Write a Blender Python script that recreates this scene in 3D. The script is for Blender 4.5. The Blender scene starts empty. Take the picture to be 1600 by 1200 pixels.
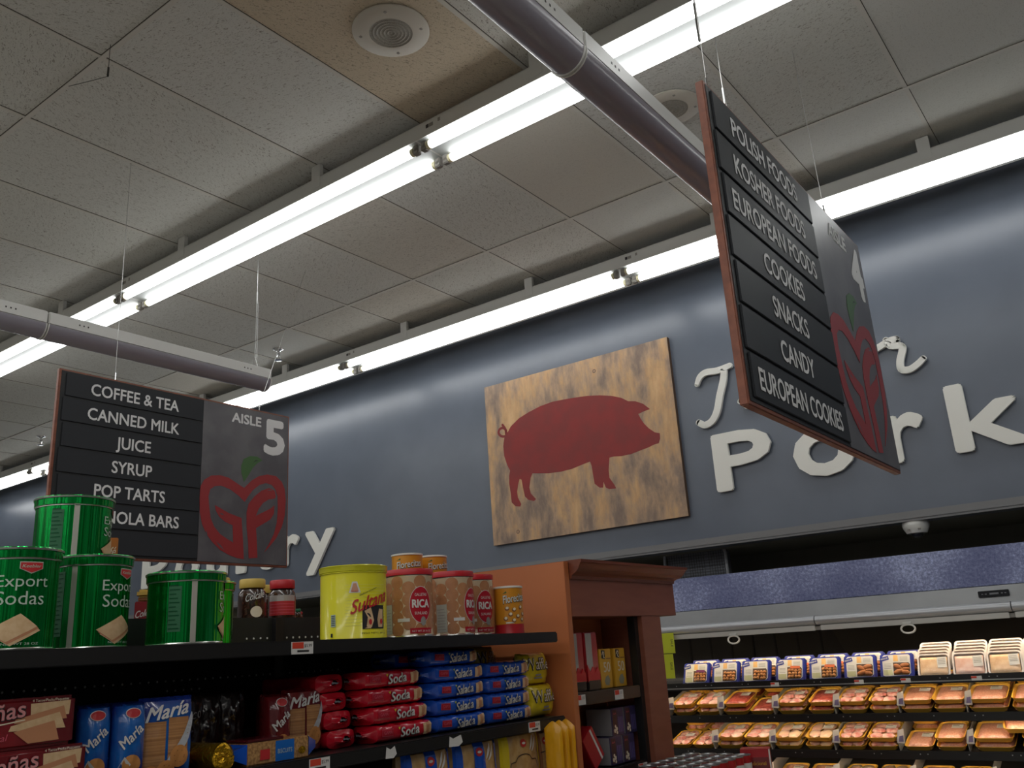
import bpy, bmesh, math, random
from mathutils import Vector, Matrix, noise
from mathutils.geometry import tessellate_polygon

S = bpy.context.scene
COL = S.collection
PI = math.pi

# ------------------------------------------------------------------ camera, world, exposure, big lamps
EYE = 1.60
F_PX, YAW, PITCH, ROLL = 1380.95, 0.626226, 0.295124, -0.0627725
cam_d = bpy.data.cameras.new('camera')
cam_d.sensor_width = 36.0
cam_d.lens = 36.0 * F_PX / 1600.0
cam_d.clip_start = 0.02
cam = bpy.data.objects.new('camera', cam_d)
COL.objects.link(cam)
_fw = Vector((-math.sin(YAW) * math.cos(PITCH), math.cos(YAW) * math.cos(PITCH), math.sin(PITCH)))
_rt = Vector((math.cos(YAW), math.sin(YAW), 0))
_up = _rt.cross(_fw)
_r2 = math.cos(ROLL) * _rt + math.sin(ROLL) * _up
_u2 = -math.sin(ROLL) * _rt + math.cos(ROLL) * _up
cam.matrix_world = Matrix(((_r2.x, _u2.x, -_fw.x, 0), (_r2.y, _u2.y, -_fw.y, 0), (_r2.z, _u2.z, -_fw.z, EYE), (0, 0, 0, 1)))
S.camera = cam

world = bpy.data.worlds.new('store_air')
S.world = world
world.use_nodes = True
world.node_tree.nodes['Background'].inputs[0].default_value = (0.9, 0.95, 1.0, 1)
world.node_tree.nodes['Background'].inputs[1].default_value = 0.02

S.view_settings.view_transform = 'Standard'
S.view_settings.look = 'None'
S.view_settings.gamma = 1.0
S.view_settings.use_curve_mapping = False
S.view_settings.exposure = 0.0
S.cycles.max_bounces = 7
S.cycles.diffuse_bounces = 4
S.cycles.glossy_bounces = 3
S.cycles.transparent_max_bounces = 12
S.cycles.sample_clamp_indirect = 6.0
S.cycles.caustics_reflective = False
S.cycles.caustics_refractive = False

TUBE_POWER = 8.0          # emission of the fluorescent tubes
SHELF_POWER = 30.0        # thin lamps under the case shelves
CASE_POWER = 24.0          # lamp under the canopy of the meat case


def strip_row(y, energy):
    """the store's further ceiling strips, out of the picture, as long area lamps at the height of the tubes"""
    d = bpy.data.lights.new('ceiling_strip_row', 'AREA')
    d.shape = 'RECTANGLE'
    d.size = 13.0
    d.size_y = 0.2
    d.energy = energy
    d.color = (1.0, 0.995, 0.97)
    o = bpy.data.objects.new('ceiling_strip_row', d)
    o.location = (-3.5, y, 3.76)
    COL.objects.link(o)


for row_y in (0.70, -1.21, -3.12, -6.0, -9.0, -12.0):
    strip_row(row_y, 72)


# ------------------------------------------------------------------ materials
def c(r, g, b):
    def f(v):
        v /= 255.0
        return v / 12.92 if v <= 0.04045 else ((v + 0.055) / 1.055) ** 2.4
    return (f(r), f(g), f(b), 1.0)


MATS = {}


def M(name, col, rough=0.5, metal=0.0, var=None, vscale=20.0, bump=0.0, bscale=60.0, spec=0.5, coat=0.0,
      emit=None, estr=0.0, stretch=None, detail=4.0, bdist=0.002):
    """procedural Principled material; var = second colour mixed in by noise"""
    if name in MATS:
        return MATS[name]
    m = bpy.data.materials.new(name)
    m.use_nodes = True
    nt = m.node_tree
    b = nt.nodes['Principled BSDF']
    b.inputs['Base Color'].default_value = col
    b.inputs['Roughness'].default_value = rough
    b.inputs['Metallic'].default_value = metal
    b.inputs['Specular IOR Level'].default_value = spec
    b.inputs['Coat Weight'].default_value = coat
    b.inputs['Coat Roughness'].default_value = 0.08
    if emit:
        b.inputs['Emission Color'].default_value = emit
        b.inputs['Emission Strength'].default_value = estr
    tc = nt.nodes.new('ShaderNodeTexCoord')
    mp = nt.nodes.new('ShaderNodeMapping')
    nt.links.new(tc.outputs['Object'], mp.inputs[0])
    if stretch:
        mp.inputs['Scale'].default_value = stretch
    if var:
        n = nt.nodes.new('ShaderNodeTexNoise')
        n.inputs['Scale'].default_value = vscale
        n.inputs['Detail'].default_value = detail
        nt.links.new(mp.outputs[0], n.inputs['Vector'])
        r = nt.nodes.new('ShaderNodeValToRGB')
        r.color_ramp.elements[0].position = 0.38
        r.color_ramp.elements[0].color = col
        r.color_ramp.elements[1].position = 0.62
        r.color_ramp.elements[1].color = var
        nt.links.new(n.outputs[0], r.inputs[0])
        nt.links.new(r.outputs[0], b.inputs['Base Color'])
    if bump:
        n2 = nt.nodes.new('ShaderNodeTexNoise')
        n2.inputs['Scale'].default_value = bscale
        n2.inputs['Detail'].default_value = 3.0
        nt.links.new(mp.outputs[0], n2.inputs['Vector'])
        bp = nt.nodes.new('ShaderNodeBump')
        bp.inputs['Strength'].default_value = bump
        bp.inputs['Distance'].default_value = bdist
        nt.links.new(n2.outputs[0], bp.inputs['Height'])
        nt.links.new(bp.outputs[0], b.inputs['Normal'])
    MATS[name] = m
    return m


def emitter(name, col, strength):
    m = bpy.data.materials.new(name)
    m.use_nodes = True
    nt = m.node_tree
    nt.nodes.clear()
    e = nt.nodes.new('ShaderNodeEmission')
    e.inputs[0].default_value = col
    e.inputs[1].default_value = strength
    out = nt.nodes.new('ShaderNodeOutputMaterial')
    nt.links.new(e.outputs[0], out.inputs[0])
    MATS[name] = m
    return m


def clear_film(name, alpha=0.14, tint=(1, 1, 1, 1), rough=0.06, ior=1.45):
    m = bpy.data.materials.new(name)
    m.use_nodes = True
    nt = m.node_tree
    nt.nodes.clear()
    t = nt.nodes.new('ShaderNodeBsdfTransparent')
    t.inputs[0].default_value = tint
    g = nt.nodes.new('ShaderNodeBsdfGlossy')
    g.inputs['Roughness'].default_value = rough
    lw = nt.nodes.new('ShaderNodeLayerWeight')
    lw.inputs[0].default_value = 0.5
    pw = nt.nodes.new('ShaderNodeMath')
    pw.operation = 'POWER'
    pw.inputs[1].default_value = 4.0
    nt.links.new(lw.outputs['Facing'], pw.inputs[0])
    ad = nt.nodes.new('ShaderNodeMath')
    ad.operation = 'MULTIPLY_ADD'
    ad.inputs[1].default_value = (ior - 1.0) * 1.2
    ad.inputs[2].default_value = alpha * 0.5
    nt.links.new(pw.outputs[0], ad.inputs[0])
    mx = nt.nodes.new('ShaderNodeMixShader')
    nt.links.new(ad.outputs[0], mx.inputs[0])
    nt.links.new(t.outputs[0], mx.inputs[1])
    nt.links.new(g.outputs[0], mx.inputs[2])
    out = nt.nodes.new('ShaderNodeOutputMaterial')
    nt.links.new(mx.outputs[0], out.inputs[0])
    MATS[name] = m
    return m


CEIL_Z = 3.944
TILE_X0, TILE_Y0 = -4.798, 3.922


def ceiling_material():
    m = bpy.data.materials.new('fissured_ceiling_tile')
    m.use_nodes = True
    nt = m.node_tree
    b = nt.nodes['Principled BSDF']
    b.inputs['Roughness'].default_value = 0.95
    b.inputs['Specular IOR Level'].default_value = 0.1
    N = nt.nodes.new
    L = nt.links.new
    geo = N('ShaderNodeNewGeometry')

    def math_(op, a, bb=None):
        n = N('ShaderNodeMath')
        n.operation = op
        if op == 'COMPARE':
            n.inputs[2].default_value = 0.3
        for i, v in enumerate((a, bb)):
            if v is None:
                continue
            if isinstance(v, (int, float)):
                n.inputs[i].default_value = v
            else:
                L(v, n.inputs[i])
        return n.outputs[0]
    sep = N('ShaderNodeSeparateXYZ')
    L(geo.outputs['Position'], sep.inputs[0])
    u = math_('DIVIDE', math_('SUBTRACT', sep.outputs[0], TILE_X0), 0.61)
    v = math_('DIVIDE', math_('SUBTRACT', sep.outputs[1], TILE_Y0), 1.22)
    cell = N('ShaderNodeCombineXYZ')
    L(math_('FLOOR', u), cell.inputs[0])
    L(math_('FLOOR', v), cell.inputs[1])
    wn = N('ShaderNodeTexWhiteNoise')
    wn.noise_dimensions = '2D'
    L(cell.outputs[0], wn.inputs['Vector'])
    # tone of each tile
    ramp = N('ShaderNodeValToRGB')
    e = ramp.color_ramp.elements
    e[0].position, e[0].color = 0.0, c(206, 206, 199)
    e[1].position, e[1].color = 1.0, c(208, 204, 194)
    k = e.new(0.45)
    k.color = c(210, 210, 205)
    L(wn.outputs['Value'], ramp.inputs[0])
    # fissures: short dark dashes turned differently in each tile
    rot = N('ShaderNodeVectorRotate')
    rot.rotation_type = 'Z_AXIS'
    L(geo.outputs['Position'], rot.inputs['Vector'])
    L(math_('MULTIPLY', wn.outputs['Value'], 6.28), rot.inputs['Angle'])
    mp = N('ShaderNodeMapping')
    mp.inputs['Scale'].default_value = (52, 150, 1)
    L(rot.outputs[0], mp.inputs[0])
    no = N('ShaderNodeTexNoise')
    no.inputs['Scale'].default_value = 1.0
    no.inputs['Detail'].default_value = 2.5
    no.inputs['Distortion'].default_value = 1.6
    L(mp.outputs[0], no.inputs['Vector'])
    fis = N('ShaderNodeValToRGB')
    fis.color_ramp.elements[0].position = 0.60
    fis.color_ramp.elements[0].color = (0, 0, 0, 1)
    fis.color_ramp.elements[1].position = 0.65
    fis.color_ramp.elements[1].color = (1, 1, 1, 1)
    L(no.outputs[0], fis.inputs[0])
    # about one tile in three is a finer, nearly plain tile
    plain = math_('GREATER_THAN', math_('FRACT', math_('MULTIPLY', wn.outputs['Value'], 7.31)), 0.22)
    amt = math_('MULTIPLY', fis.outputs[0], math_('ADD', math_('MULTIPLY', plain, 0.52), 0.16))
    mx = N('ShaderNodeMix')
    mx.data_type = 'RGBA'
    L(amt, mx.inputs['Factor'])
    # one stained tan tile, the one that carries the nearer loudspeaker
    tan = math_('MULTIPLY', math_('COMPARE', math_('FLOOR', u), 4.0), math_('COMPARE', math_('FLOOR', v), -2.0))
    mt = N('ShaderNodeMix')
    mt.data_type = 'RGBA'
    L(tan, mt.inputs['Factor'])
    L(ramp.outputs[0], mt.inputs['A'])
    mt.inputs['B'].default_value = c(204, 190, 168)
    L(mt.outputs['Result'], mx.inputs['A'])
    mx.inputs['B'].default_value = c(120, 112, 100)
    # fine pin-holes
    pn = N('ShaderNodeTexNoise')
    pn.inputs['Scale'].default_value = 190.0
    L(geo.outputs['Position'], pn.inputs['Vector'])
    pr = N('ShaderNodeValToRGB')
    pr.color_ramp.elements[0].position = 0.62
    pr.color_ramp.elements[0].color = (0, 0, 0, 1)
    pr.color_ramp.elements[1].position = 0.70
    pr.color_ramp.elements[1].color = (0.45, 0.45, 0.45, 1)
    L(pn.outputs[0], pr.inputs[0])
    mx2 = N('ShaderNodeMix')
    mx2.data_type = 'RGBA'
    L(pr.outputs[0], mx2.inputs['Factor'])
    L(mx.outputs['Result'], mx2.inputs['A'])
    mx2.inputs['B'].default_value = c(132, 124, 112)
    L(mx2.outputs['Result'], b.inputs['Base Color'])
    bp = N('ShaderNodeBump')
    bp.inputs['Strength'].default_value = 0.5
    bp.inputs['Distance'].default_value = 0.003
    bp.invert = True
    L(amt, bp.inputs['Height'])
    L(bp.outputs[0], b.inputs['Normal'])
    MATS[m.name] = m
    return m


def wood_panel_material():
    """weathered wood with streaks for the pig panel"""
    m = bpy.data.materials.new('weathered_wood')
    m.use_nodes = True
    nt = m.node_tree
    b = nt.nodes['Principled BSDF']
    b.inputs['Roughness'].default_value = 0.45
    N, L = nt.nodes.new, nt.links.new
    tc = N('ShaderNodeTexCoord')
    mp = N('ShaderNodeMapping')
    mp.inputs['Scale'].default_value = (5.0, 5.0, 1.9)
    L(tc.outputs['Object'], mp.inputs[0])
    n1 = N('ShaderNodeTexNoise')
    n1.inputs['Scale'].default_value = 1.0
    n1.inputs['Detail'].default_value = 8.0
    n1.inputs['Roughness'].default_value = 0.66
    n1.inputs['Distortion'].default_value = 0.15
    L(mp.outputs[0], n1.inputs['Vector'])
    r = N('ShaderNodeValToRGB')
    e = r.color_ramp.elements
    e[0].position, e[0].color = 0.30, c(116, 96, 88)
    e[1].position, e[1].color = 0.72, c(232, 190, 138)
    for p, cc in ((0.42, c(150, 128, 112)), (0.50, c(186, 154, 124)), (0.58, c(210, 168, 122))):
        k = e.new(p)
        k.color = cc
    L(n1.outputs[0], r.inputs[0])
    mp2 = N('ShaderNodeMapping')
    mp2.inputs['Scale'].default_value = (34.0, 34.0, 8.0)
    L(tc.outputs['Object'], mp2.inputs[0])
    n2 = N('ShaderNodeTexNoise')
    n2.inputs['Scale'].default_value = 1.0
    n2.inputs['Detail'].default_value = 4.0
    L(mp2.outputs[0], n2.inputs['Vector'])
    mx = N('ShaderNodeMix')
    mx.data_type = 'RGBA'
    mx.blend_type = 'OVERLAY'
    mx.inputs['Factor'].default_value = 0.28
    L(r.outputs[0], mx.inputs['A'])
    L(n2.outputs[0], mx.inputs['B'])
    L(mx.outputs['Result'], b.inputs['Base Color'])
    MATS[m.name] = m
    return m


def speckle_material():
    """blue printed frost pattern on the case valance"""
    m = bpy.data.materials.new('frost_print')
    m.use_nodes = True
    nt = m.node_tree
    b = nt.nodes['Principled BSDF']
    b.inputs['Roughness'].default_value = 0.4
    N, L = nt.nodes.new, nt.links.new
    tc = N('ShaderNodeTexCoord')
    big = N('ShaderNodeTexNoise')
    big.inputs['Scale'].default_value = 2.6
    big.inputs['Detail'].default_value = 2.0
    L(tc.outputs['Object'], big.inputs['Vector'])
    sm = N('ShaderNodeTexNoise')
    sm.inputs['Scale'].default_value = 70.0
    sm.inputs['Detail'].default_value = 6.0
    sm.inputs['Roughness'].default_value = 0.8
    L(tc.outputs['Object'], sm.inputs['Vector'])
    ad = N('ShaderNodeMath')
    ad.operation = 'MULTIPLY_ADD'
    ad.inputs[1].default_value = 0.65
    L(big.outputs[0], ad.inputs[0])
    L(sm.outputs[0], ad.inputs[2])
    r = N('ShaderNodeValToRGB')
    e = r.color_ramp.elements
    e[0].position, e[0].color = 0.64, c(92, 99, 142)
    e[1].position, e[1].color = 1.06, c(190, 200, 238)
    k = e.new(0.83)
    k.color = c(128, 136, 178)
    L(ad.outputs[0], r.inputs[0])
    L(r.outputs[0], b.inputs['Base Color'])
    MATS[m.name] = m
    return m


m_ceiling = ceiling_material()
m_wood = wood_panel_material()
m_frost = speckle_material()
m_film = clear_film('clear_film', 0.02, rough=0.12, ior=1.14)
m_clear = clear_film('clear_plastic', 0.25, (0.93, 0.93, 0.93, 1), 0.12)
m_tube = emitter('fluorescent_tube', (0.99, 1.0, 0.985, 1), TUBE_POWER)
m_case_tube = emitter('case_tube', (1.0, 0.80, 0.56, 1), CASE_POWER)
m_shelf_tube = emitter('shelf_tube', (1.0, 0.80, 0.56, 1), SHELF_POWER)
m_tubeend = M('yellowed_tube_end', c(235, 228, 190), 0.5)
m_tbar = M('ceiling_grid_metal', c(206, 203, 195), 0.7)
m_gapshadow = M('tile_gap_shadow', c(74, 68, 60), 0.9)  # dark colour for the shadow line along the ceiling bars
m_wall = M('grey_blue_paint', c(108, 116, 130), 0.28, var=c(103, 111, 125), vscale=3, bump=0.05, bscale=90)
m_wallfar = M('olive_grey_paint', c(150, 146, 130), 0.7)
m_walltrim = M('grey_trim_paint', c(128, 128, 130), 0.5)
m_floor = M('vinyl_floor', c(178, 175, 168), 0.3, var=c(168, 164, 157), vscale=1.5)
m_sidewall = M('side_wall_paint', c(150, 152, 156), 0.6)
m_white_metal = M('white_enamel', c(214, 214, 210), 0.35)
m_pan = M('strip_pan', c(176, 180, 180), 0.5)
m_white_plastic = M('white_plastic', c(225, 225, 220), 0.4)
m_lens = M('grey_lens', c(150, 146, 156), 0.22, bump=0.05, bscale=40)
m_grey_socket = M('grey_socket', c(150, 146, 140), 0.5)
m_chrome = M('chrome', c(220, 220, 222), 0.12, 1.0)
m_wire = M('steel_wire', c(190, 190, 188), 0.35, 0.8)
m_darkwire = M('dark_hook', c(70, 68, 64), 0.5, 0.4)
m_speaker_mesh = M('speaker_mesh', c(168, 164, 154), 0.6, 0.0, var=c(120, 116, 108), vscale=500)
m_slat = M('charcoal_slat', c(50, 52, 56), 0.5, spec=0.22)
m_slatdark = M('black_groove', c(22, 23, 25), 0.5)
m_signgrey = M('slate_print', c(88, 85, 89), 0.35, var=c(104, 101, 104), vscale=7, detail=8)
m_signedge = M('cherry_edge', c(140, 80, 56), 0.4, var=c(120, 66, 46), vscale=30)
m_lettergrey = M('light_grey_print', c(238, 238, 238), 0.65, spec=0.2)
m_applered = M('apple_red_print', c(160, 42, 44), 0.4)
m_leafgreen = M('leaf_green_print', c(66, 106, 50), 0.4)
m_pigred = M('barn_red_paint', c(152, 46, 44), 0.5, var=c(138, 48, 46), vscale=9, detail=6)
m_letter = M('cream_letter', c(248, 247, 240), 0.5)
m_orange = M('orange_laminate', c(200, 120, 74), 0.38, var=c(195, 115, 70), vscale=4)
m_cherry = M('brown_cherry_wood', c(150, 90, 70), 0.45, var=c(142, 84, 65), vscale=6, stretch=(1, 1, 6))
m_cornice = M('dark_cherry_moulding', c(126, 66, 44), 0.4, var=c(112, 57, 38), vscale=10, stretch=(1, 0.3, 4))
m_black = M('black_shelf_metal', c(34, 33, 33), 0.32)
m_blackmatte = M('black_back_panel', c(26, 26, 26), 0.6)
m_steel = M('brushed_canopy', c(150, 152, 154), 0.38, 0.5, var=c(136, 138, 140), vscale=3)
m_lipsteel = M('satin_lip', c(190, 192, 196), 0.28, 0.35)
m_rail = M('white_rail', c(206, 204, 198), 0.4)
m_lightdot = M('pale_light_dot', c(236, 236, 232), 0.4)  # pale colour in place of light coming through the back panel
m_mirror = M('mirror_steel', c(200, 196, 190), 0.18, 1.0)
m_tagwhite = M('tag_white', c(222, 220, 216), 0.5)
m_tagred = M('tag_red', c(214, 70, 48), 0.5)
m_ink = M('dark_ink', c(40, 38, 40), 0.5)
m_lime = M('lime_card', c(196, 206, 42), 0.5)
m_cardboard = M('cardboard', c(170, 128, 84), 0.8)


# ------------------------------------------------------------------ mesh builder
class MB:
    def __init__(self):
        self.v, self.f, self.mi, self.sm, self.mats = [], [], [], [], []

    def mat(self, m):
        if m not in self.mats:
            self.mats.append(m)
        return self.mats.index(m)

    def add(self, verts, faces, m, fn=None, smooth=False):
        k = len(self.v)
        i = self.mat(m)
        self.v += [tuple(fn(*p)) if fn else tuple(p) for p in verts]
        for f in faces:
            self.f.append([a + k for a in f])
            self.mi.append(i)
            self.sm.append(smooth)
        return self

    def box(self, x0, x1, y0, y1, z0, z1, m, bev=0.0, seg=2, M4=None):
        bm = bmesh.new()
        bmesh.ops.create_cube(bm, size=1.0)
        for vv in bm.verts:
            vv.co = Vector(((x0 + x1) / 2 + vv.co.x * (x1 - x0), (y0 + y1) / 2 + vv.co.y * (y1 - y0), (z0 + z1) / 2 + vv.co.z * (z1 - z0)))
        if bev:
            bmesh.ops.bevel(bm, geom=list(bm.edges), offset=bev, segments=seg, affect='EDGES', clamp_overlap=True)
        if M4 is not None:
            bmesh.ops.transform(bm, matrix=M4, verts=bm.verts)
        bm.verts.index_update()
        self.add([vv.co[:] for vv in bm.verts], [[q.index for q in ff.verts] for ff in bm.faces], m, smooth=bool(bev))
        bm.free()
        return self

    def tube(self, pts, r, m, n=8, caps=True):
        pts = [Vector(p) for p in pts]
        rings = []
        prev = None
        for i, p in enumerate(pts):
            a = pts[max(i - 1, 0)]
            b = pts[min(i + 1, len(pts) - 1)]
            t = (b - a).normalized()
            if prev is None:
                prev = t.orthogonal().normalized()
            prev = (prev - t * prev.dot(t)).normalized()
            q = t.cross(prev)
            rr = r[i] if isinstance(r, (list, tuple)) else r
            rings.append([p + (prev * math.cos(2 * PI * k / n) + q * math.sin(2 * PI * k / n)) * rr for k in range(n)])
        V = [x for g in rings for x in g]
        Fc = []
        for i in range(len(rings) - 1):
            for k in range(n):
                Fc.append([i * n + k, i * n + (k + 1) % n, (i + 1) * n + (k + 1) % n, (i + 1) * n + k])
        if caps:
            Fc.append(list(range(n))[::-1])
            Fc.append([(len(rings) - 1) * n + k for k in range(n)])
        self.add(V, Fc, m, smooth=True)
        return self

    def lathe(self, prof, m, n=32, origin=(0, 0, 0), mfun=None):
        """prof: (r, z) from bottom to top about +z; mfun(i) gives the material of ring i"""
        ox, oy, oz = origin
        for i in range(len(prof) - 1):
            (r0, z0), (r1, z1) = prof[i], prof[i + 1]
            V, Fc = [], []
            for k in range(n):
                a = 2 * PI * k / n
                V.append((ox + r0 * math.cos(a), oy + r0 * math.sin(a), oz + z0))
            for k in range(n):
                a = 2 * PI * k / n
                V.append((ox + r1 * math.cos(a), oy + r1 * math.sin(a), oz + z1))
            for k in range(n):
                k2 = (k + 1) % n
                if r0 < 1e-6:
                    Fc.append([k, n + k2, n + k])
                elif r1 < 1e-6:
                    Fc.append([k, k2, n + k])
                else:
                    Fc.append([k, k2, n + k2, n + k])
            self.add(V, Fc, mfun(i) if mfun else m, smooth=True)
        return self

    def poly(self, pts, fn, t, m, mside=None, sub=0.0):
        """flat polygon in (u, v), mapped by fn(u, v, w), thickness t towards w"""
        tri = tessellate_polygon([[Vector((a, b, 0)) for a, b in pts]])
        n = len(pts)
        area = sum(pts[i][0] * pts[(i + 1) % n][1] - pts[(i + 1) % n][0] * pts[i][1] for i in range(n))
        if area < 0:
            pts = pts[::-1]
            tri = tessellate_polygon([[Vector((a, b, 0)) for a, b in pts]])
        fs = []
        for a, b, d in tri:
            A, B, D = pts[a], pts[b], pts[d]
            s = (B[0] - A[0]) * (D[1] - A[1]) - (D[0] - A[0]) * (B[1] - A[1])
            fs.append([a, b, d] if s > 0 else [a, d, b])
        if sub:
            stack = [[pts[i] for i in f] for f in fs]
            out = []
            while stack:
                T = stack.pop()
                ln = [math.dist(T[i], T[(i + 1) % 3]) for i in range(3)]
                k = ln.index(max(ln))
                if ln[k] <= sub:
                    out.append(T)
                    continue
                A, B, C_ = T[k], T[(k + 1) % 3], T[(k + 2) % 3]
                Mid = ((A[0] + B[0]) / 2, (A[1] + B[1]) / 2)
                stack += [[A, Mid, C_], [Mid, B, C_]]
            V = [(q[0], q[1], t) for T in out for q in T]
            return self.add(V, [[3 * i, 3 * i + 1, 3 * i + 2] for i in range(len(out))], m, fn)
        self.add([(a, b, t) for a, b in pts], fs, m, fn)
        if t > 0.0006:
            self.add([(a, b, t) for a, b in pts] + [(a, b, 0) for a, b in pts],
                     [[i, n + i, n + (i + 1) % n, (i + 1) % n] for i in range(n)], mside or m, fn)
            self.add([(a, b, 0) for a, b in pts], [f[::-1] for f in fs], mside or m, fn)
        return self

    def rect(self, fn, u0, u1, v0, v1, m, nu=1, nv=1, w=0.0):
        V = [(u0 + (u1 - u0) * i / nu, v0 + (v1 - v0) * j / nv, w) for j in range(nv + 1) for i in range(nu + 1)]
        Fc = [[j * (nu + 1) + i, j * (nu + 1) + i + 1, (j + 1) * (nu + 1) + i + 1, (j + 1) * (nu + 1) + i] for j in range(nv) for i in range(nu)]
        return self.add(V, Fc, m, fn)

    def disc(self, fn, cu, cv, ru, rv, m, seg=24, rings=2, w=0.0):
        V = [(cu, cv, w)]
        for r in range(1, rings + 1):
            for k in range(seg):
                a = 2 * PI * k / seg
                V.append((cu + ru * r / rings * math.cos(a), cv + rv * r / rings * math.sin(a), w))
        Fc = [[0, 1 + k, 1 + (k + 1) % seg] for k in range(seg)]
        for r in range(rings - 1):
            o = 1 + r * seg
            Fc += [[o + k, o + seg + k, o + seg + (k + 1) % seg, o + (k + 1) % seg] for k in range(seg)]
        return self.add(V, Fc, m, fn)

    def text(self, s, fn, m, u, v, h=None, wid=None, align='C', bold=0.0, shear=0.0, t=0.0, box=None, w=0.0, rot=0.0, mside=None):
        """text s; centre (or left / right) at u, baseline v; h = capital height; wid forces the width; box = (u0,u1,v0,v1)"""
        if bold:
            # heavier weight: the same letters again, nudged sideways and up
            V0 = text_geo(s, 0.0, shear)[0]
            hh = max(p[1] for p in V0) - min(p[1] for p in V0)
            d = bold * ((box[3] - box[2]) / hh if box else h / CAP_H) * 0.6
            dx = d if not (box or wid) else min(d, 0.03 * ((box[1] - box[0]) if box else wid) * 3)
            for q, (ex, ey) in enumerate(((0, 0), (dx, 0), (-dx, 0), (0, d), (0, -d), (dx * .7, d * .7), (-dx * .7, -d * .7), (dx * .7, -d * .7), (-dx * .7, d * .7))):
                bx_ = (box[0] + dx + ex, box[1] - dx + ex, box[2] + d + ey, box[3] - d + ey) if box else None
                self.text(s, fn, m, u + ex, v + ey, h, wid, align, 0.0, shear, t, bx_, w + 0.00012 * q, rot, mside)
            return self
        V, Fc, bd = text_geo(s, 0.0, shear)
        x0, x1 = min(p[0] for p in V), max(p[0] for p in V)
        y0, y1 = min(p[1] for p in V), max(p[1] for p in V)
        if box:
            sx = (box[1] - box[0]) / (x1 - x0)
            sy = (box[3] - box[2]) / (y1 - y0)
            P = [(box[0] + (p[0] - x0) * sx, box[2] + (p[1] - y0) * sy) for p in V]
        else:
            sy = h / CAP_H
            sx = sy if wid is None else wid / (x1 - x0)
            ww = (x1 - x0) * sx
            off = {'C': -ww / 2, 'L': 0, 'R': -ww}[align]
            P = [((p[0] - x0) * sx + off, p[1] * sy) for p in V]
            if rot:
                ca, sa = math.cos(rot), math.sin(rot)
                P = [(a * ca - b * sa, a * sa + b * ca) for a, b in P]
            P = [(a + u, b + v) for a, b in P]
        self.add([(a, b, w + t) for a, b in P], Fc, m, fn)
        if t > 0.0006:
            k = len(P)
            self.add([(a, b, w + t) for a, b in P] + [(a, b, w) for a, b in P], [[a, a + k, b + k, b] for a, b in bd], mside or m, fn)
        return self

    def grid(self, fn, nu, nv, m, smooth=True, closeu=False):
        V = [fn(i / nu, j / nv) for j in range(nv + 1) for i in range(nu + 1)]
        Fc = [[j * (nu + 1) + i, j * (nu + 1) + i + 1, (j + 1) * (nu + 1) + i + 1, (j + 1) * (nu + 1) + i] for j in range(nv) for i in range(nu)]
        return self.add(V, Fc, m, smooth=smooth)

    def build(self, name, parent=None, loc=None, angle=40):
        me = bpy.data.meshes.new(name)
        me.from_pydata(self.v, [], self.f)
        for m in self.mats:
            me.materials.append(m)
        me.polygons.foreach_set('material_index', self.mi)
        me.polygons.foreach_set('use_smooth', self.sm)
        me.validate(clean_customdata=False)
        me.update()
        if any(self.sm):
            bm = bmesh.new()
            bm.from_mesh(me)
            bmesh.ops.remove_doubles(bm, verts=bm.verts, dist=1e-6)
            bm.to_mesh(me)
            bm.free()
            me.set_sharp_from_angle(angle=math.radians(angle))
        o = bpy.data.objects.new(name, me)
        COL.objects.link(o)
        if parent is not None:
            o.parent = parent
        if loc:
            o.location = loc
        return o


_TXT = {}
CAP_H = 0.7


def text_geo(s, bold=0.0, shear=0.0):
    bold = 0.0
    key = (s, round(bold, 4), round(shear, 3))
    if key in _TXT:
        return _TXT[key]
    cu = bpy.data.curves.new('lettering', 'FONT')
    cu.body = s
    cu.size = 1.0
    cu.offset = bold
    cu.shear = shear
    cu.resolution_u = 3
    ob = bpy.data.objects.new('lettering', cu)
    me = ob.to_mesh()
    V = [(p.co.x, p.co.y) for p in me.vertices]
    Fc = []
    for p in me.polygons:
        a = list(p.vertices)
        ar = sum(V[a[i]][0] * V[a[(i + 1) % len(a)]][1] - V[a[(i + 1) % len(a)]][0] * V[a[i]][1] for i in range(len(a)))
        Fc.append(a if ar > 0 else a[::-1])
    cnt = {}
    for f in Fc:
        for i in range(len(f)):
            e = (f[i], f[(i + 1) % len(f)])
            cnt[e] = 1
    bd = [e for e in cnt if (e[1], e[0]) not in cnt]
    ob.to_mesh_clear()
    bpy.data.objects.remove(ob)
    bpy.data.curves.remove(cu)
    _TXT[key] = (V, Fc, bd)
    return _TXT[key]


_v = text_geo('H')[0]
CAP_H = max(p[1] for p in _v) - min(p[1] for p in _v)


def tag(o, label=None, cat=None, group=None, kind=None):
    if label:
        o['label'] = label
    if cat:
        o['category'] = cat
    if group:
        o['group'] = group
    if kind:
        o['kind'] = kind
    return o


def thing(name, label, cat, loc=(0, 0, 0), rz=0.0, group=None, rx=0.0, ry=0.0):
    o = bpy.data.objects.new(name, None)
    o.empty_display_size = 0.05
    COL.objects.link(o)
    o.location = loc
    o.rotation_euler = (rx, ry, rz)
    return tag(o, label, cat, group)


def dup(root, loc=None, rz=None, label=None, group=None, rx=None, ry=None):
    r = root.copy()
    COL.objects.link(r)
    if loc is not None:
        r.location = loc
    e = r.rotation_euler
    r.rotation_euler = (e.x if rx is None else rx, e.y if ry is None else ry, e.z if rz is None else rz)
    if label:
        r['label'] = label
    if group:
        r['group'] = group
    for ch in list(root.children):
        k = ch.copy()
        COL.objects.link(k)
        k.parent = r
        for g in list(ch.children):
            d = g.copy()
            COL.objects.link(d)
            d.parent = k
    return r


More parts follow.
